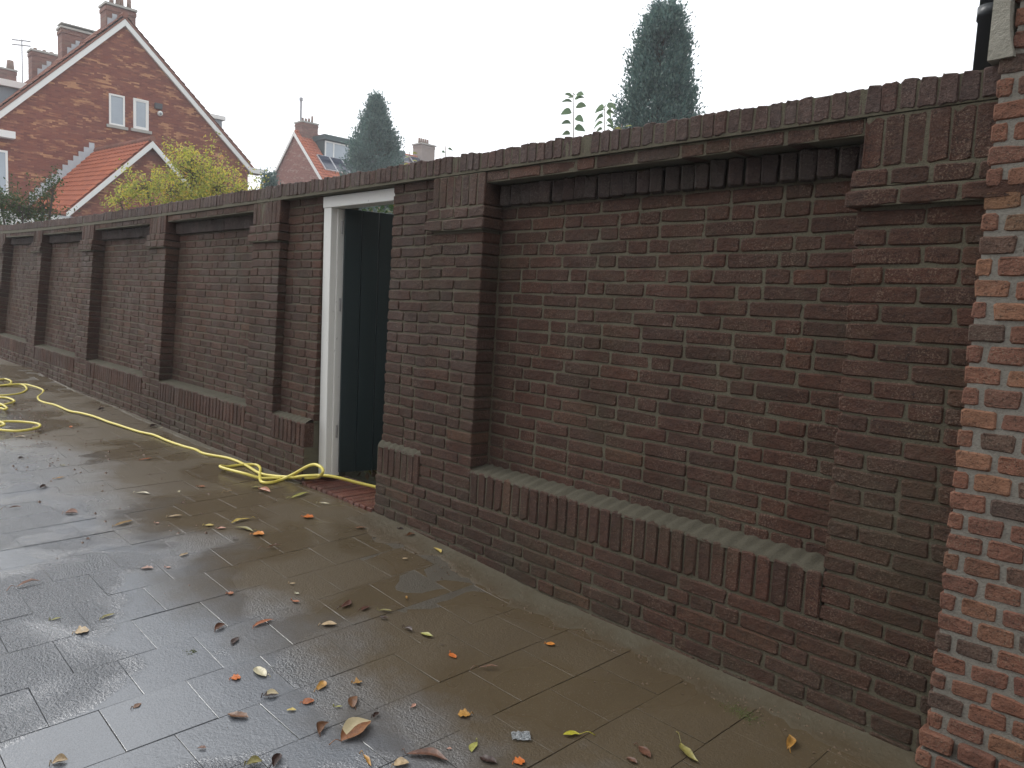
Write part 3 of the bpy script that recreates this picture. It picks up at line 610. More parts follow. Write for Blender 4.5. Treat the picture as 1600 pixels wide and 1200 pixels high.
tiles('roof_tiles', (GX, GY - .05, GZ + .0), (0, 1, 0), (1, 0, -sl2), 60, 16, m_tile, H2, .22, .33, .045)
b = MB()
for k in range(50): b.tube([(GX, GY + k * .4, GZ + .05), (GX, GY + k * .4 + .42, GZ + .06)], [.12, .11], 8, rnd=random.random())
b.build('ridge_tiles', m_tile, H2)['kind'] = 'stuff'
chimney(H2, -51.2, -50.2, 24.05, 25.25, 11.3, 13.1, [(.25, .3, .09), (.45, .3, .09), (.65, .35, .09), (.85, .55, .08)], m_chim)
b = MB(); b.tube([(-50.7, 24.2, 13.2), (-50.7, 24.2, 14.6)], .07, 8); b.tube([(-50.7, 24.2, 14.6), (-50.7, 24.2, 14.8)], .12, 8); b.build('flue_pipe', m_steel, H2)
chimney(H2, -51.2, -50.1, 34.2, 35.5, 11.3, 13.45, [(.12, .45, .09), (.28, .45, .09), (.44, .45, .09), (.6, .45, .09), (.76, .45, .09)], plain('grey_chimney_brick', (.24, .20, .18), .9, .2, 4), .1)
b = MB(); b.box(-50.7, -48.82, 24.95, 31.5, 10.6, 11.92); dm = b.build('dormer', m_dgreen, H2)
b = MB(); b.box(-50.75, -48.62, 24.85, 31.6, 11.93, 12.26); b.build('dormer_roof', m_dgreen, dm)
window(dm, -48.82, 25.0, 29.3, 10.72, 11.86, .09, (25.68, 26.92, 28.0), False)
def panel(y0, y1, d0, d1):                                    # distances down the slope in x
    b = MB(); n = Vector((sl2, 0, 1)).normalized() * .12; P = lambda x, y, o: Vector((GX + x, y, GZ - sl2 * x)) + n * o
    for nm, e, o0, o1, mt in (('solar_frame', 0, .6, 1.25, m_alu), ('solar_glass', .05, 1.0, 1.32, m_solar)):
        b = MB(); q = [(d0 + e * .7, y0 + e), (d1 - e * .7, y0 + e), (d1 - e * .7, y1 - e), (d0 + e * .7, y1 - e)]
        b.add([P(x, y, o0) for x, y in q] + [P(x, y, o1) for x, y in q], [(0, 1, 2, 3), (7, 6, 5, 4)] + [(i, 4 + i, 4 + (i + 1) % 4, (i + 1) % 4) for i in range(4)])
        if nm == 'solar_frame': fr = b.build('solar_panel', mt, H2)
        else: b.build('solar_glass', mt, fr)
for k in range(5): panel(24.35 + k * .96, 25.28 + k * .96, 1.85, 3.05)
for k in range(4): panel(31.2 + k * 1.05, 32.2 + k * 1.05, -.0 + .12, .82)
b = MB(); b.box(GX + 3.7, GX + 4.6, GY + .8, YE, 8.6, 8.95); b.build('gutter', m_wpaint, H2)

# ================================================================ trees and plants
def leafcloud(name, P, size, mat, parent, n_dir=None, aspect=.5, droop=0, blade=False):
    """one small folded leaf at every point of P"""
    n = len(P); P = np.asarray(P); d = rng.normal(size=(n, 3)); 
    if n_dir is not None: d = d * .6 + n_dir
    d /= np.linalg.norm(d, axis=1)[:, None]; d[:, 2] -= droop; d /= np.linalg.norm(d, axis=1)[:, None]
    u = np.cross(d, rng.normal(size=(n, 3))); u /= np.linalg.norm(u, axis=1)[:, None]; s = (size * rng.uniform(.6, 1.3, n))[:, None]
    a = P; b = P + d * s * .5 + u * s * aspect * .5; c = P + d * s; e = P + d * s * .5 - u * s * aspect * .5
    V = np.stack([a, b, c, e], 1).reshape(-1, 3); F = np.arange(4 * n).reshape(-1, 4)
    me = bpy.data.meshes.new(name); me.from_pydata(V.tolist(), [], F.tolist()); at = me.attributes.new('rnd', 'FLOAT', 'POINT'); at.data.foreach_set('value', np.repeat(rng.random(n), 4)); me.update()
    return link(name, me, parent, mat)
def leafmat(name, cols, trans=.35, rough=.55):
    m = M(name, rough, .35); c = m.ramp(m.rnd(), cols); m.col(c); m.L(c, m.b.inputs['Base Color'])
    t = m.N('ShaderNodeBsdfTranslucent'); m.L(c, t.inputs[0]); mx_ = m.N('ShaderNodeMixShader'); mx_.inputs[0].default_value = trans; m.L(m.b.outputs[0], mx_.inputs[1]); m.L(t.outputs[0], mx_.inputs[2]); m.L(mx_.outputs[0], m.n.nodes['Material Output'].inputs[0]); return m.m
m_bark = plain('grey_brown_bark', (.075, .06, .048), .9, .3, 12, .6)
m_con = leafmat('blue_green_conifer', [(0, (.055, .105, .10)), (.5, (.10, .175, .16)), (1, (.16, .24, .20))], .5)
m_yel = leafmat('yellowing_leaves', [(0, (.20, .26, .05)), (.35, (.36, .40, .08)), (.7, (.56, .53, .11)), (.9, (.72, .58, .10)), (1, (.66, .40, .09))], .45)
m_grn = leafmat('garden_green', [(0, (.035, .07, .025)), (.6, (.06, .10, .035)), (.9, (.10, .12, .04)), (1, (.20, .10, .05))], .35)
def conifer(name, base, top, prof, n, size, label, seed, parent_label='conifer tree', gap=.0):
    t = empty(name, base, label, parent_label); H = top - base[2]
    b = MB(); b.tube([base, (base[0], base[1], base[2] + H * .5), (base[0], base[1], top - H * .03)], [H * .016, H * .010, .01], 8); b.build('trunk', m_bark, t, True)
    lb = MB(); pts = []; dirs = []
    nb = n // 110; cw = size / .11
    for i in range(nb):
        h = rng.random() ** .85; r = np.interp(h, [p[0] for p in prof], [p[1] for p in prof]); a = rng.random() * 2 * math.pi
        r *= (1 + .16 * noise.noise((math.cos(a) * 2.2, math.sin(a) * 2.2, h * 7 + seed)) + .10 * noise.noise((math.cos(a) * 5, math.sin(a) * 5, h * 22 + seed)))
        if noise.noise((math.cos(a) * 1.6 + 5, math.sin(a) * 1.6, h * 8 + seed)) > .42 - gap: continue
        z0 = base[2] + h * H; L = r * rng.uniform(.72, 1.12); c = np.array([base[0], base[1], z0 - L * (.30 + .45 * h)]); d = np.array([math.cos(a), math.sin(a), .35 + .5 * h])
        e = c + d * L
        if i % 3 == 0: lb.tube([tuple(c), tuple(c + d * L * .75)], [.035, .012], 4)
        for k in range(110):
            t_ = 1 - abs(rng.normal()) * .28; q = c + d * L * t_ + np.array([d[0] * .3, d[1] * .3, 1]) * rng.uniform(-.12, .34) * cw + rng.normal(size=3) * .10 * cw; pts.append(q); dirs.append([d[0] * .7, d[1] * .7, 1.1])
    lb.build('limbs', m_bark, t); leafcloud('crown', pts, size, m_con, t, np.array(dirs), .42); return t
conifer('tall_conifer', (-15.1, 16.1, .2), 9.80, [(0, 1.35), (.4, 1.25), (.66, 1.06), (.745, .93), (.85, .76), (.93, .58), (.975, .40), (.99, .22), (1, .06)], 125000, .105, 'tallest blue green conifer with sky showing through its dense crown', 3, gap=.10)
conifer('pointed_conifer', (-34.45, 19.45, .2), 10.95, [(0, 1.6), (.60, 1.55), (.72, 1.38), (.82, .98), (.92, .5), (.97, .25), (1, .04)], 70000, .135, 'pointed dark conifer standing in front of the dormer house', 9)
conifer('far_conifer', (-31.0, 12.1, .2), 5.95, [(0, .7), (.6, .55), (1, .05)], 9000, .11, 'small dark conifer beside the eaves of the gabled house', 15)
# spreading yellow green tree
def broad(name, base, lobes, nleaf, size, mat, label, cat, limbs, seed, aspect=.42, strings=True):
    t = empty(name, base, label, cat); b = MB(); pts = []
    for (x, y, z, rx, rz, wgt) in lobes:
        c = Vector((x, y, z)); p0 = Vector(base); mid = p0.lerp(c, .5) + Vector((random.uniform(-.1, .1), random.uniform(-.1, .1), -.12)); tips = spline([p0, mid, c], 5); b.tube(tips, list(np.linspace(.045, .014, len(tips))), 6)
        k = int(nleaf * wgt)
        nt = max(6, k // 45)
        for _ in range(nt):
            v = rng.normal(size=3); v /= np.linalg.norm(v); rr = rng.uniform(.35, 1.0) ** .6; q = np.array([x + v[0] * rx * rr, y + v[1] * rx * rr, z + v[2] * rz * rr])
            if limbs: b.tube([tuple(c), tuple((np.array(c) + q) / 2 + rng.normal(size=3) * .03), tuple(q)], [.010, .007, .003], 3)
            dd = rng.normal(size=3) * .10 + np.array([0, 0, -.03]) + v * .10
            for m_ in range(45):
                tt = rng.random() * 1.6; pts.append(q + dd * tt + rng.normal(size=3) * size * 1.0)
    b.build('branches', m_bark, t, True); leafcloud('foliage', pts, size, mat, t, None, aspect, .25); return t
YB = (-17.1, 3.45, .15)
broad('yellowing_tree', YB, [(-17.15, 3.55, 3.55, .55, .42, .26), (-17.45, 3.2, 3.25, .45, .30, .15), (-17.75, 2.85, 3.28, .35, .26, .10), (-16.75, 3.85, 3.35, .42, .30, .15), (-16.45, 4.15, 3.28, .35, .22, .09), (-17.2, 3.5, 3.85, .33, .25, .10), (-18.1, 2.45, 3.0, .30, .16, .06), (-17.0, 3.6, 3.1, .5, .2, .09)], 9500, .064, m_yel, 'spreading tree with thin yellow green autumn leaves behind the wall', 'tree', True, 4)
broad('garden_shrub', (-18.5, .9, .15), [(-18.55, .55, 2.75, .38, .25, .3), (-18.3, .85, 2.65, .35, .22, .3), (-18.1, 1.15, 2.7, .25, .25, .2), (-18.0, 1.28, 3.0, .10, .18, .08), (-18.7, .35, 2.9, .2, .2, .12)], 4600, .055, m_grn, 'sparse green shrub with a few reddish leaves at the left end of the wall', 'shrub', True, 5, .5)
# hedge seen over and under the open door
hd = empty('garden_hedge', (-7.5, 2.6, .1), 'green hedge in the garden seen above the open door', 'hedge'); P = []
for _ in range(9000): P.append((rng.uniform(-9.5, -5.5), 2.3 + rng.normal() * .22, rng.uniform(.1, 2.36) + .05 * noise.noise((_ * .01, 0, 0))))
leafcloud('foliage', P, .07, m_grn, hd); b = MB(); b.box(-9.4, -5.6, 2.25, 2.75, .1, 2.2); b.build('branches', m_bark, hd)
# plants that look over the coping
def stalk(name, base, hgt, lvs, label, mat, lw, group=None):
    t = empty(name, base, label, 'plant'); B = Vector(base); b = MB(); pts = spline([B, B + Vector((.01, .01, hgt * .5)), B + Vector((-.012, 0, hgt))], 4); b.tube(pts, list(np.linspace(.005, .0022, len(pts))), 6); b.build('stem', m_stem, t, True)
    for (h, a, L, w, dr) in lvs:
        o = B + Vector((0, 0, h)); d = Vector((math.cos(a), math.sin(a), 0)); rl = random.uniform(.5, 1.25) * random.choice((-1, 1)); s = Vector((-d.y * math.cos(rl), d.x * math.cos(rl), math.sin(rl))); mb = MB(); vs = []; n = 6
        for k in range(n + 1):
            u = k / n; ww = w * math.sin(math.pi * (u ** .8)) ** .8 * .5 + .0008; c = o + d * (.012 + L * u) + Vector((0, 0, .25 * L * u - dr * L * u * u)); up = Vector((0, 0, ww * .35))
            vs += [c - s * ww + up, c, c + s * ww + up]
        mb.add(vs, [(3 * k + j, 3 * k + 3 + j, 3 * k + 4 + j, 3 * k + 1 + j) for k in range(n) for j in (0, 1)], random.random()); o_ = mb.build('leaf', mat, t, True)
    return t
m_stem = plain('reddish_stem', (.22, .14, .11), .6); m_pl2 = leafmat('pale_yellow_green_sprig', [(0, (.28, .32, .10)), (1, (.42, .42, .16))], .4); m_pl = leafmat('matt_plant_leaf', [(0, (.16, .23, .15)), (1, (.24, .32, .20))], .55)
Rz = lambda a: math.atan2(Rv.y, Rv.x) + a
def ring(h0, h1, n, L, w, dr): return [(h0 + (h1 - h0) * i / max(1, n - 1), Rz(random.uniform(-.5, .5) + (math.pi if i % 2 else 0)), L * random.uniform(.8, 1.15), w, dr + random.uniform(-.2, .2)) for i in range(n)]
stalk('tall_plant', (-5.085, 1.215, 1.9), .79, ring(.50, .74, 8, .066, .046, .35) + [(.765 + i * .004, Rz(i * 1.1), .055, .03, .1) for i in range(7)], 'single upright plant stem with broad paired leaves above the coping, left of the other stem', m_pl, 1)
stalk('crowded_plant', (-4.945, 1.372, 1.9), .73, ring(.56, .66, 6, .06, .03, .9) + [(.69 + i * .006, Rz(i * .9), .062, .032, .6) for i in range(9)], 'plant stem with a crowded curled leaf tuft beside the tall conifer', m_pl, 1)
stalk('low_plant', (-4.86, 1.46, 1.9), .62, ring(.50, .60, 7, .045, .022, .3), 'low yellowish sprig at the foot of the tall conifer', m_pl2, 1)
stalk('wall_sprig', (-5.66, .62, 1.7), .62, [(.58, Rz(2.4), .03, .018, .2), (.60, Rz(.4), .035, .02, .5)], 'tiny two leaved sprig above the coping right of the grey chimney', m_pl, 1)
stalk('yellow_sprig', (-5.78, .42, 1.7), .56, ring(.45, .55, 5, .035, .016, .4), 'little yellow sprig above the coping in front of the grey chimney', m_pl2, 1)

# ================================================================ hose
HOSE=[[(-11.361, -1.184, 0.109), (-11.561, -0.952, 0.118), (-11.678, -0.782, 0.123), (-11.731, -0.674, 0.126), (-11.708, -0.545, 0.125), (-11.58, -0.493, 0.119), (-11.384, -0.458, 0.11), (-11.221, -0.461, 0.103), (-11.019, -0.525, 0.093), (-10.794, -0.609, 0.094), (-10.525, -0.66, 0.095), (-10.302, -0.66, 0.097), (-10.097, -0.623, 0.098), (-9.837, -0.618, 0.1), (-9.59, -0.612, 0.101), (-9.418, -0.563, 0.102), (-9.194, -0.517, 0.098), (-8.896, -0.49, 0.091), (-8.713, -0.462, 0.087), (-8.538, -0.439, 0.083), (-8.333, -0.408, 0.079), (-8.155, -0.356, 0.075), (-7.885, -0.344, 0.069), (-7.634, -0.313, 0.063), (-7.473, -0.285, 0.062), (-7.291, -0.291, 0.062), (-7.052, -0.21, 0.061), (-6.793, -0.208, 0.061), (-6.501, -0.241, 0.06), (-6.379, -0.208, 0.06), (-6.179, -0.15, 0.081), (-6.068, -0.071, 0.089), (-5.838, -0.15, 0.165), (-5.824, -0.15, 0.205), (-5.911, -0.15, 0.218), (-6.015, -0.15, 0.186), (-6.18, -0.15, 0.107), (-6.246, -0.207, 0.06), (-6.207, -0.296, 0.06), (-6.237, -0.343, 0.06), (-6.345, -0.312, 0.06), (-6.533, -0.218, 0.06), (-6.643, -0.164, 0.06), (-6.736, -0.15, 0.062), (-6.794, -0.21, 0.061), (-6.792, -0.329, 0.061), (-6.736, -0.413, 0.061), (-6.645, -0.417, 0.06), (-6.439, -0.375, 0.06), (-6.362, -0.304, 0.06), (-6.313, -0.228, 0.06), (-6.248, -0.15, 0.063), (-6.054, -0.15, 0.116), (-5.899, -0.1, 0.143), (-5.811, -0.05, 0.141), (-5.741, 0.05, 0.109), (-5.642, 0.133, 0.088), (-5.492, 0.149, 0.089)], [(-11.875, -1.105, 0.132), (-12.066, -0.895, 0.141), (-12.087, -0.706, 0.142), (-12.111, -0.654, 0.143), (-12.003, -0.627, 0.138), (-11.857, -0.637, 0.131), (-11.723, -0.682, 0.125), (-11.644, -0.743, 0.122), (-11.553, -0.924, 0.118)], [(-11.64, -0.909, 0.122), (-11.611, -0.795, 0.12), (-11.627, -0.695, 0.121), (-11.656, -0.602, 0.122), (-11.568, -0.574, 0.118), (-11.33, -0.597, 0.107), (-11.167, -0.649, 0.1), (-11.022, -0.738, 0.093), (-10.951, -0.833, 0.093), (-10.942, -0.92, 0.093), (-10.998, -1.077, 0.093)], [(-10.89, -1.095, 0.093), (-10.733, -0.959, 0.094), (-10.671, -0.91, 0.095), (-10.52, -0.896, 0.096), (-10.387, -0.903, 0.096), (-10.275, -0.944, 0.097), (-10.16, -1.027, 0.098), (-10.085, -1.08, 0.098), (-9.997, -1.196, 0.099)], [(-10.363, -1.132, 0.096), (-10.177, -1.063, 0.098), (-10.049, -1.056, 0.098), (-9.84, -1.07, 0.1), (-9.776, -1.1, 0.1), (-9.865, -1.121, 0.1), (-9.953, -1.204, 0.099)], [(-9.233, -1.33, 0.099), (-9.061, -1.271, 0.095), (-9.054, -1.218, 0.095), (-9.006, -1.14, 0.094), (-8.917, -1.071, 0.092), (-8.846, -1.041, 0.09), (-8.767, -1.045, 0.088), (-8.68, -1.082, 0.087), (-8.615, -1.164, 0.085), (-8.601, -1.25, 0.085), (-8.698, -1.339, 0.087), (-8.839, -1.42, 0.09)], [(-8.997, -1.371, 0.094), (-8.989, -1.284, 0.093), (-8.92, -1.27, 0.092), (-8.84, -1.295, 0.09), (-8.829, -1.4, 0.09)]]
m = M('yellow_hose_rubber', .32, .5); m.col(m.mix(m.noise(7, 4), (.60, .50, .085), (.74, .64, .15))); m_hose = m.m
hose = empty('garden_hose', (-7, -.3, .05), 'yellow garden hose coiled at the left and running along the wall into the doorway', 'hose')
for i, pth in enumerate(HOSE):
    P = [Vector(p) for p in pth]
    if i == 0:
        for k, q in enumerate(P):                            # strands that cross ride over each other
            if k in (46, 47, 48): q.z += .024
            if k in (34, 35): q.z += .0
        P.append(P[-1] + Vector((.25, .3, 0))); P[-1].z = .08
    else:
        for q in P: q.z += .006 * i
    pts = spline(P, 6); b = MB(); b.tube(pts, .0102, 10); b.build('hose_run', m_hose, hose, True)

# ================================================================ fallen leaves
LC = {'orange': (.55, .15, .03), 'brightorange': (.62, .24, .05), 'rust': (.36, .12, .045), 'cream': (.55, .50, .34), 'darkbrown': (.045, .022, .016), 'ochre': (.42, .22, .05), 'yellow': (.50, .38, .10), 'brown': (.16, .075, .035), 'lime': (.34, .33, .09), 'bigbrown': (.22, .09, .035), 'olive': (.24, .21, .06), 'redbrown': (.14, .065, .04), 'tan': (.45, .33, .19), 'pink': (.50, .27, .20), 'yellowgreen': (.44, .40, .04), 'maroon': (.085, .032, .02), 'white': (.7, .68, .5), 'bigochre': (.26, .15, .035), 'pinkbrown': (.33, .19, .14)}
LM = {}
def leafm(c):
    if c not in LM:
        m = M('fallen_leaf_' + c, .38, .5); k = LC[c]; n = m.noise(55, 4, .65); q = m.noise(240, 2)
        a = m.mix(m.ramp(n, [(.38, 0), (.66, 1)]), k, tuple(x * .55 for x in k)); a = m.mix(m.ramp(q, [(.55, 0), (.75, .5)]), a, tuple(min(1, x * 1.5 + .02) for x in k)); m.col(a); m.bump(n, .5, .004); LM[c] = m.m
    return LM[c]
m_under = plain('pale_leaf_underside', (.52, .44, .27), .5, .25, 60)
def fallen(x, y, L, base, ang, kind, colr, label):
    L *= .86; base *= .84
    r = random.Random(int(abs(x * 1000) + abs(y * 100))); N = 9; K = 6; W_ = {'round': .85, 'lobed': .85, 'broad': .62, 'oval': .48, 'long': .24, 'curl': .45, 'star': .75, 'scrap': .5, 'stick': .13, 'big': .42, 'stemmed': .24, 'stemmed2': .22}[kind] * base
    stem = {'stemmed': .45, 'stemmed2': .38, 'stick': .3, 'long': .12, 'broad': .15, 'curl': .12, 'lobed': .18, 'round': .15, 'oval': .15, 'star': .1, 'scrap': 0, 'big': .2}[kind]
    bl = L * (1 - stem); cr = {'curl': 1.1, 'big': .75, 'stick': 1.2, 'long': .6, 'stemmed': .5, 'stemmed2': .7, 'broad': .5, 'scrap': .6, 'star': .6, 'lobed': .25, 'round': .2, 'oval': .3}[kind]
    vs = []; bend = r.uniform(-.12, .12); sd_ = r.random() * 99
    for i in range(N + 1):
        u = i / N; w = W_ / 2 * max(.02, math.sin(math.pi * min(1, u * 1.02)) ** (.55 if kind in ('round', 'lobed', 'broad') else .8))
        if kind == 'lobed': w *= 1 + .28 * math.cos(u * 16)
        if kind in ('scrap', 'star'): w *= 1 + .6 * noise.noise((u * 6, sd_, 0)) * (1.4 if kind == 'star' else 1) + (.35 * math.cos(u * 13) if kind == 'star' else 0)
        if kind == 'stick': w *= 1 + .6 * noise.noise((u * 7, sd_, 0))
        cx = -L / 2 + L * stem + bl * u; cy = bend * L * math.sin(u * 3.1) + (.02 * base * math.sin(u * 9 + sd_))
        lift = .0025 + cr * .085 * base * (math.sin(math.pi * u * .9 + .3) * .35 + .5 * u * u + .35 * abs(noise.noise((u * 3, sd_, 2))))
        for k in range(K + 1):
            v = k / K * 2 - 1; asym = 1 + (.5 if kind in ('big', 'curl') and v > 0 else 0)
            th = cr * .8 * v * asym; yy = w * (math.sin(th) / max(.2, abs(cr * .8)) if abs(th) > .01 else v) ; zz = w * (1 - math.cos(th)) / max(.3, cr * .8) + .25 * w * abs(v) * .4
            zz += .10 * w * noise.noise((u * 5, v * 2.5, sd_)); vs.append((cx, cy + yy, max(.0012, lift + zz)))
    n = K + 1; mb = MB(); mb.add(vs, [(i * n + k, (i + 1) * n + k, (i + 1) * n + k + 1, i * n + k + 1) for i in range(N) for k in range(K)])
    if stem:
        p0 = Vector((-L / 2 + L * stem, 0, vs[K // 2][2])); cv = r.choice((-1, 1)) * .12 * L
        pts = spline([p0, Vector((-L / 2 + L * stem * .5, cv * .5, p0.z + .006 * (1 + cr))), Vector((-L / 2, cv, .002))], 4); mb.tube(pts, list(np.linspace(.0009, .0016, len(pts))), 5)
    me_o = mb.build('fallen_leaf', leafm(colr), None, True); me_o.rotation_euler = (0, 0, math.radians(ang + (180 if kind in FLIP and (label in FLIPS) else 0))); me_o.location = (x, y, gz(x) + und(x, y) + .0015)
    if kind == 'big' or label.startswith('dark brown curled leaf just'):
        me = me_o.data; me.materials.append(m_under)
        for p in me.polygons:
            if p.index < N * K and (p.index % K) >= 4 and p.index // K > 1: p.material_index = 1
    tag(me_o, label, 'leaf', 'autumn leaves fallen on the pavement'); return me_o
FLIP = ('stemmed', 'long', 'broad', 'oval', 'curl', 'lobed', 'stick'); FLIPS = {'yellow green leaf with a long curved stem to its right', 'yellow leaf with a long upturned stem', 'olive leaf whose stem ends at the vivid orange leaf', 'pale cream mottled leaf with its stem pointing down right', 'golden brown two lobed leaf with a forked stem', 'little olive leaf on a long pale stem below the golden leaf'}
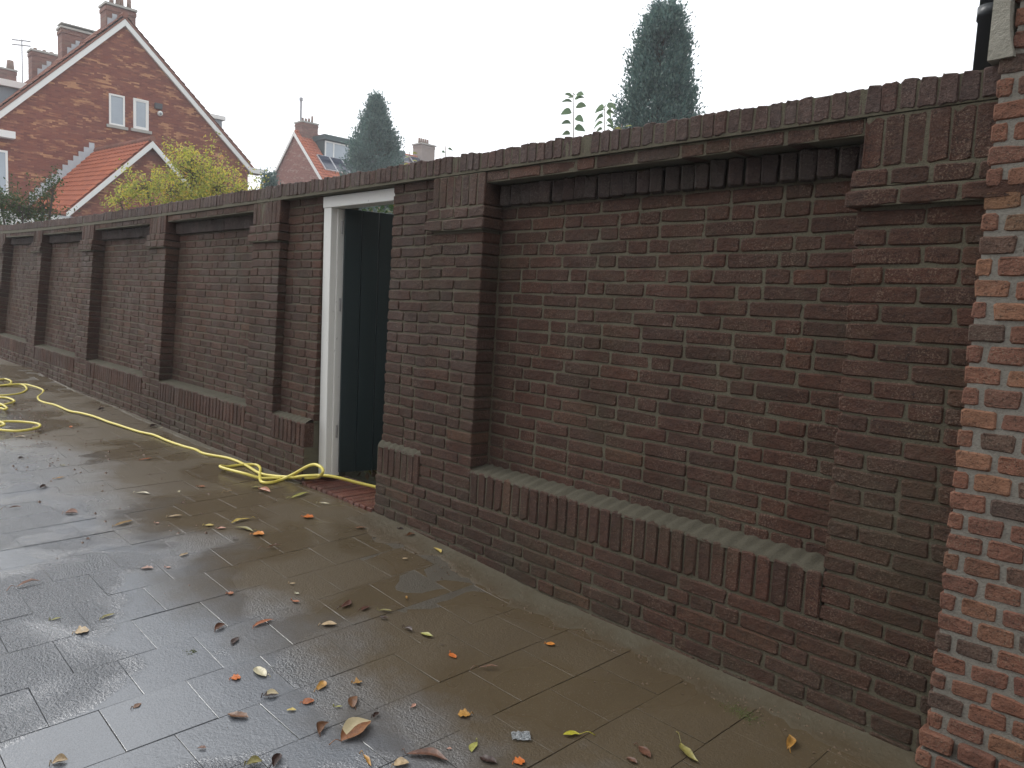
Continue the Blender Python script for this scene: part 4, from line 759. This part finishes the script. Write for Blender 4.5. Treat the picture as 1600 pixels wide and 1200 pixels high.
LEAVES = [
(-4.03, -1.535, 0.045, 0.054, 75, 'lobed', 'orange', 'bright orange lobed leaf lying flat on the wet slabs left of the cream leaf'),
(-4.013, -1.445, 0.112, 0.075, -5, 'broad', 'cream', 'pale cream mottled leaf with its stem pointing down right'),
(-3.868, -1.489, 0.064, 0.076, 61, 'curl', 'darkbrown', 'dark brown curled leaf just below the pale cream leaf'),
(-3.819, -1.332, 0.09, 0.058, 133, 'broad', 'ochre', 'upright ochre leaf touching the round orange one'),
(-3.757, -1.415, 0.056, 0.061, 90, 'round', 'rust', 'round rust orange leaf under the upright ochre leaf'),
(-3.744, -1.479, 0.036, 0.042, 51, 'scrap', 'yellow', 'small torn yellow scrap of leaf near the round rust leaf'),
(-3.656, -1.3, 0.1, 0.06, 139, 'broad', 'brown', 'folded brown leaf with two thin stems beside a yellow sliver'),
(-3.668, -1.355, 0.036, 0.041, 61, 'long', 'lime', 'yellow green sliver of leaf left of the folded brown leaf'),
(-3.762, -1.222, 0.044, 0.048, 72, 'star', 'ochre', 'ochre star shaped leaf alone on the muddy slabs'),
(-3.583, -1.459, 0.089, 0.071, 123, 'curl', 'brown', 'small brown leaf on a long stem left of the largest leaf'),
(-3.505, -1.404, 0.19, 0.175, 106, 'big', 'bigbrown', 'largest fallen leaf, brown with a cream underside'),
(-3.548, -1.291, 0.044, 0.036, 112, 'curl', 'darkbrown', 'dark brown crumb of leaf above the tip of the largest leaf'),
(-3.369, -1.444, 0.087, 0.063, -15, 'long', 'ochre', 'ochre strip of leaf at the bottom edge below the largest leaf'),
(-3.558, -1.697, 0.057, 0.072, 68, 'curl', 'olive', 'olive leaf in the dark clump at the bottom edge'),
(-3.525, -1.642, 0.079, 0.063, 133, 'curl', 'darkbrown', 'dark crumpled leaf in the clump at the bottom edge'),
(-4.264, -1.429, 0.084, 0.059, 133, 'oval', 'darkbrown', 'dark brown oval leaf to the right of the little puddle'),
(-4.388, -1.434, 0.078, 0.071, 115, 'curl', 'redbrown', 'dark red brown curled leaf beside the puddle corner'),
(-4.333, -1.286, 0.12, 0.121, 98, 'long', 'rust', 'long rust brown leaf pointing up to the right'),
(-4.195, -1.079, 0.084, 0.093, 56, 'oval', 'tan', 'smooth tan yellow oval leaf with a short stem'),
(-3.721, -1.774, 0.029, 0.035, 50, 'scrap', 'redbrown', 'faint reddish leaf scrap flattened near the bottom left'),
(-3.817, -1.622, 0.087, 0.092, 34, 'scrap', 'brown', 'dull brown flattened leaf in the wide joint between slabs'),
(-3.523, -1.163, 0.035, 0.028, 110, 'scrap', 'pink', 'tiny pinkish brown leaf scrap on the dark slab'),
(-3.91, -0.802, 0.071, 0.065, 16, 'scrap', 'lime', 'crumpled yellow green leaf scrap in mid pavement'),
(-3.988, -0.839, 0.061, 0.049, 4, 'curl', 'darkbrown', 'blackish brown bent leaf just left of the crumpled yellow scrap'),
(-3.805, -0.809, 0.017, 0.018, 52, 'scrap', 'darkbrown', 'tiny black speck of leaf above the small orange leaf'),
(-3.716, -0.833, 0.064, 0.044, -10, 'round', 'orange', 'small orange round leaf with a hair thin stem'),
(-3.563, -0.808, 0.126, 0.135, 52, 'stick', 'brown', 'twisted brown leaf like a dry stick'),
(-3.549, -0.473, 0.049, 0.051, 52, 'round', 'brightorange', 'lone bright orange round leaf nearest the wall foot'),
(-3.373, -1.065, 0.058, 0.063, 51, 'lobed', 'ochre', 'golden brown two lobed leaf with a forked stem'),
(-3.222, -1.158, 0.079, 0.056, 120, 'oval', 'lime', 'little olive leaf on a long pale stem below the golden leaf'),
(-3.273, -1.311, 0.173, 0.188, 34, 'long', 'redbrown', 'long red brown and yellow leaf lying along the bottom edge'),
(-3.29, -1.384, 0.062, 0.07, 67, 'broad', 'tan', 'pale tan leaf cut by the bottom edge'),
(-3.084, -1.112, 0.049, 0.05, 73, 'lobed', 'orange', 'orange leaf cut by the bottom edge below the clear scrap'),
(-3.144, -1.175, 0.072, 0.075, 19, 'scrap', 'darkbrown', 'rotted brown leaf fragments at the bottom edge'),
(-3.26, -1.226, 0.019, 0.021, 50, 'scrap', 'pink', 'tiny pink scrap above the long red brown leaf'),
(-3.063, -0.865, 0.118, 0.124, 59, 'stemmed', 'yellowgreen', 'yellow green leaf with a long curved stem to its right'),
(-2.879, -0.779, 0.088, 0.079, -21, 'oval', 'redbrown', 'flat dark red leaf pressed on the pavement'),
(-2.872, -0.847, 0.045, 0.047, 0, 'scrap', 'redbrown', 'broken red brown leaf beside the flat dark red leaf'),
(-2.809, -0.663, 0.194, 0.17, -27, 'stemmed2', 'olive', 'long withered yellow brown leaf on a pale stem'),
(-2.608, -0.386, 0.118, 0.07, 111, 'curl', 'ochre', 'ochre curled leaf nearest the red brick house'),
(-4.595, -0.202, 0.109, 0.061, -14, 'scrap', 'yellow', 'small torn yellow leaf close to the wall foot'),
(-4.849, -0.184, 0.072, 0.064, 85, 'curl', 'brown', 'brown curled leaf against the wall foot'),
(-4.958, -0.168, 0.042, 0.044, 60, 'curl', 'darkbrown', 'dark leaf crumb against the wall foot'),
(-5.086, -0.346, 0.069, 0.073, 60, 'scrap', 'brown', 'brown leaf debris in front of the doorstep corner'),
(-4.59, -0.409, 0.035, 0.036, 58, 'scrap', 'tan', 'thin straw coloured sliver of leaf near the wall'),
(-4.224, -0.671, 0.045, 0.024, 144, 'oval', 'ochre', 'tiny ochre leaf bit on the middle slabs'),
(-4.31, -0.928, 0.121, 0.075, 124, 'oval', 'maroon', 'glossy maroon leaf, left one of the pair'),
(-4.235, -0.881, 0.076, 0.057, 109, 'oval', 'maroon', 'glossy maroon leaf, right one of the pair'),
(-4.17, -0.826, 0.075, 0.08, 46, 'long', 'olive', 'olive yellow strip of leaf right of the two maroon leaves'),
(-4.122, -0.86, 0.042, 0.045, 46, 'scrap', 'darkbrown', 'dark sliver just under the olive strip'),
(-4.618, -1.008, 0.036, 0.04, 57, 'oval', 'tan', 'thin tan leaf sliver above the white petal'),
(-4.511, -1.041, 0.021, 0.024, 57, 'round', 'white', 'tiny whitish petal on the muddy slabs'),
(-4.448, -1.084, 0.049, 0.049, 34, 'oval', 'rust', 'rust brown leaf just below the whitish petal'),
(-5.403, -0.491, 0.084, 0.091, 55, 'lobed', 'orange', 'blurred orange leaf under muddy water before the doorstep'),
(-5.271, -0.853, 0.083, 0.093, 57, 'lobed', 'brightorange', 'vivid orange red leaf at the end of the olive leaf'),
(-5.535, -0.811, 0.174, 0.158, 105, 'long', 'yellow', 'yellow leaf with a long upturned stem'),
(-5.376, -0.87, 0.162, 0.138, 22, 'long', 'olive', 'olive leaf whose stem ends at the vivid orange leaf'),
(-5.466, -0.96, 0.06, 0.07, 73, 'oval', 'pink', 'pinkish tan oval leaf between two yellow ones'),
(-5.555, -0.988, 0.068, 0.078, 55, 'oval', 'yellow', 'flat straw yellow oval leaf left of the pinkish one'),
(-5.266, -0.975, 0.037, 0.042, 58, 'scrap', 'darkbrown', 'dark crumb of leaf below the olive leaf'),
(-5.057, -0.889, 0.136, 0.143, 86, 'stick', 'brown', 'thin brown leaf with a long straight stem'),
(-5.836, -0.299, 0.232, 0.167, 112, 'long', 'lime', 'lime yellow rolled leaf in front of the hose knot'),
(-5.6, -0.273, 0.096, 0.097, 38, 'long', 'cream', 'pale cream leaf at the doorstep edge'),
(-6.17, -0.609, 0.092, 0.078, 111, 'stick', 'tan', 'short tan twig like leaf left of the hose knot'),
(-6.067, -0.423, 0.155, 0.112, 12, 'curl', 'rust', 'rusty leaf below the hose knot'),
(-6.167, -0.426, 0.071, 0.079, 57, 'scrap', 'olive', 'olive leaf scrap touching the hose knot'),
(-5.826, -1.334, 0.153, 0.161, 110, 'long', 'bigochre', 'large ochre brown rolled leaf on the shiny slabs'),
(-5.816, -1.069, 0.097, 0.117, 75, 'long', 'tan', 'tan slender leaf at the tip of the brown puddle'),
(-5.738, -1.189, 0.032, 0.038, 55, 'oval', 'pink', 'small pink petal right of the large rolled leaf'),
(-6.379, -0.692, 0.061, 0.071, 57, 'oval', 'rust', 'small rust leaf out in the muddy film'),
(-6.326, -0.848, 0.074, 0.039, 152, 'oval', 'cream', 'small cream leaf standing on edge'),
(-6.397, -1.042, 0.117, 0.122, 38, 'long', 'cream', 'long cream leaf left of the standing small one'),
(-7.337, -0.704, 0.123, 0.135, 100, 'long', 'rust', 'orange brown leaf nearest the middle run of the hose'),
(-6.164, -1.489, 0.09, 0.114, 56, 'curl', 'pinkbrown', 'pinkish brown crumpled leaf on the shiny slabs'),
(-5.186, -1.261, 0.06, 0.057, 111, 'scrap', 'tan', 'tan crumpled scrap at the edge of the mud'),
(-5.074, -1.375, 0.032, 0.039, 58, 'oval', 'pink', 'pink petal at the edge of the mud'),
(-5.106, -1.453, 0.064, 0.078, 58, 'scrap', 'pinkbrown', 'pinkish brown flattened leaf near the pink petal'),
(-4.662, -1.271, 0.036, 0.042, 57, 'lobed', 'rust', 'small rust leaf at the corner of a slab'),
(-4.795, -1.891, 0.047, 0.065, 96, 'long', 'lime', 'pale lime leaf on the shiny grey slabs'),
(-4.71, -1.736, 0.078, 0.093, 106, 'long', 'olive', 'pale olive leaf right of the pale lime leaf'),
(-4.639, -1.846, 0.065, 0.09, 81, 'lobed', 'tan', 'crumpled tan leaf with ragged edges on a slab joint'),
(-4.048, -1.846, 0.044, 0.048, 120, 'oval', 'brown', 'brown oval leaf at lower left with its rim curled up'),
(-3.898, -2.098, 0.051, 0.076, 71, 'curl', 'tan', 'tan leaf cut by the bottom edge at lower left'),
(-5.175, -1.915, 0.148, 0.212, 93, 'stick', 'pinkbrown', 'long pinkish brown shredded leaf at the left'),
(-6.422, -1.71, 0.115, 0.161, 64, 'stick', 'brown', 'brown shredded leaf at the left edge'),
(-8.843, -0.798, 0.121, 0.064, 166, 'oval', 'orange', 'tiny orange leaf standing near the hose'),
(-7.034, -1.335, 0.096, 0.115, 107, 'long', 'ochre', 'ochre leaf curled like a boat on the grey slabs'),
(-7.402, -1.219, 0.036, 0.046, 59, 'round', 'olive', 'small olive seed pod like a pebble'),
(-7.755, -1.39, 0.062, 0.059, 128, 'curl', 'darkbrown', 'small dark brown leaf at the left on the pale slabs'),
(-6.843, -1.468, 0.111, 0.065, 146, 'curl', 'darkbrown', 'dark brown curled leaf left of the boat shaped leaf'),
(-8.575, -0.214, 0.144, 0.1, 127, 'curl', 'darkbrown', 'dark leaf lying in the grit along the wall foot'),
(-8.491, -0.179, 0.049, 0.044, 114, 'oval', 'cream', 'pale little leaf in the grit along the wall foot'),
(-9.625, -0.337, 0.087, 0.099, 103, 'curl', 'darkbrown', 'dark leaf on the pavement beyond the hose'),
(-11.314, -0.415, 0.049, 0.067, 75, 'round', 'darkbrown', 'dark pebble like leaf beside the hose bend'),
(-9.798, -0.275, 0.057, 0.072, 64, 'scrap', 'brown', 'brown leaf scrap just behind the dark leaf beyond the hose'),
(-8.535, -1.242, 0.105, 0.145, 64, 'long', 'tan', 'pale leaf inside the lower hose coil'),
(-8.916, -1.034, 0.096, 0.127, 97, 'scrap', 'tan', 'tan leaf scrap just above the lower hose coil'),
]
for q in LEAVES: fallen(*q)
# clear plastic scrap
m = M('clear_plastic', .12, .5); m.b.inputs['Transmission Weight'].default_value = .55; m.col((.42, .45, .47)); m.bump(m.noise(70, 3), .8, .01)
mb = MB(); n = 7; vs = []
for i in range(n + 1):
    for k in range(n + 1): vs.append(((i / n - .5) * .058 + .006 * noise.noise((i, k, 1)), (k / n - .5) * .04 * (1 + .3 * i / n), .004 + .012 * abs(noise.noise((i * .55, k * .55, 3)))))
mb.add(vs, [(i * (n + 1) + k, (i + 1) * (n + 1) + k, (i + 1) * (n + 1) + k + 1, i * (n + 1) + k + 1) for i in range(n) for k in range(n)])
o = mb.build('plastic_scrap', m.m); o.location = (-3.169, -1.015, gz(-3.17) + .002); o.rotation_euler = (0, 0, .9); tag(o, 'clear crumpled plastic scrap near the bottom edge of the pavement', 'litter')
# moss, grit and leaf crumbs
m_moss = plain('moss', (.055, .065, .015), .9, .4, 60); m_grit = plain('grit_and_crumbs', (.11, .075, .045), .8, .5, 90)
def crumbs(name, pts, size, mat, label, cat):
    mb = MB()
    for (x, y) in pts:
        s = size * random.uniform(.4, 1.4); z = gz(x) + und(x, y); a = random.random() * 6.28; vs = [(x + s * math.cos(a + t), y + s * math.sin(a + t) * random.uniform(.5, 1), z + random.uniform(-.001, .002)) for t in (0, 2.1, 4.2)] + [(x, y, z + s * random.uniform(.4, .9))]; mb.add(vs, [(0, 1, 3), (1, 2, 3), (2, 0, 3)], random.random())
    o = mb.build(name, mat); o['kind'] = 'stuff'; tag(o, label, cat)
crumbs('moss_patch', [(-2.80 + random.gauss(0, .035), -.33 + random.gauss(0, .02)) for _ in range(260)] + [(-4.28 + random.gauss(0, .012), -1.585 + random.gauss(0, .012)) for _ in range(60)], .004, m_moss, 'small green moss patch on the sandy strip by the wall', 'moss')
crumbs('wall_foot_grit', [(random.uniform(-11.5, -6.6), -.13 - abs(random.gauss(0, .05))) for _ in range(500)] + [(random.uniform(-5.1, -2.4), -.16 - abs(random.gauss(0, .12))) for _ in range(700)], .006, m_grit, 'brown grit and leaf crumbs along the foot of the wall', 'grit')
crumbs('pavement_grit', [(random.uniform(-12, -2.2), random.uniform(-2.6, -.2)) for _ in range(1500)], .0022, m_grit, 'fine grit scattered over the wet slabs', 'grit')
crumbs('shredded_leaf_bits', [(random.gauss(-9.2, 1.6), random.gauss(-1.15, .32)) for _ in range(420)], .012, plain('shredded_leaf', (.13, .075, .05), .5, .5, 70), 'shredded wet leaf bits strewn around the hose coils', 'litter')
P = []
for _ in range(1500): P.append((rng.uniform(-6.6, -4.7), rng.uniform(.28, 1.2), .07 + rng.random() * .05))
lit = leafcloud('leaf_litter', P, .06, leafmat('leaf_litter', [(0, (.05, .03, .015)), (.5, (.10, .05, .02)), (.8, (.06, .08, .02)), (1, (.3, .25, .08))], .2), None, None, .6); lit['kind'] = 'stuff'; tag(lit, 'brown and green leaf litter on the ground behind the open door', 'litter')
# white scraps on the coping by the yellowing tree
for (x, y, z, s, lab) in ((-9.05, .02, 2.07, .05, 'white folded scrap lying on the wall top, the left of two'), (-8.55, .02, 2.06, .045, 'white pointed scrap lying on the wall top, the right of two')):
    mb = MB(); q = WT(x, y, z - .03); mb.add([(q[0] - s, q[1] - .03, q[2]), (q[0] + s, q[1] - .03, q[2] - .005), (q[0] + s * .8, q[1] + .04, q[2] + .01), (q[0] - s * .9, q[1] + .04, q[2] + .02), (q[0] - .1 * s, q[1], q[2] + s * .75)], [(0, 1, 4), (1, 2, 4), (2, 3, 4), (3, 0, 4), (3, 2, 1, 0)]); o = mb.build('white_scrap', m_wpaint); tag(o, lab, 'litter', 'white scraps on the wall top')
# ================================================================ added haze volume standing in for lens glare
hz = bpy.data.materials.new('glare_haze'); hz.use_nodes = True; hz.node_tree.nodes.clear(); pv = hz.node_tree.nodes.new('ShaderNodeVolumePrincipled'); ho = hz.node_tree.nodes.new('ShaderNodeOutputMaterial'); hz.node_tree.links.new(pv.outputs[0], ho.inputs['Volume'])
pv.inputs['Color'].default_value = (.94, .96, 1, 1); pv.inputs['Density'].default_value = .0022; pv.inputs['Anisotropy'].default_value = .2
b = MB(); b.box(-70, 12, -14, 52, -1.4, 16); o = b.build('haze', hz); o['kind'] = 'stuff'; tag(o, 'thin pale haze added over the whole street to stand in for lens glare', 'haze')
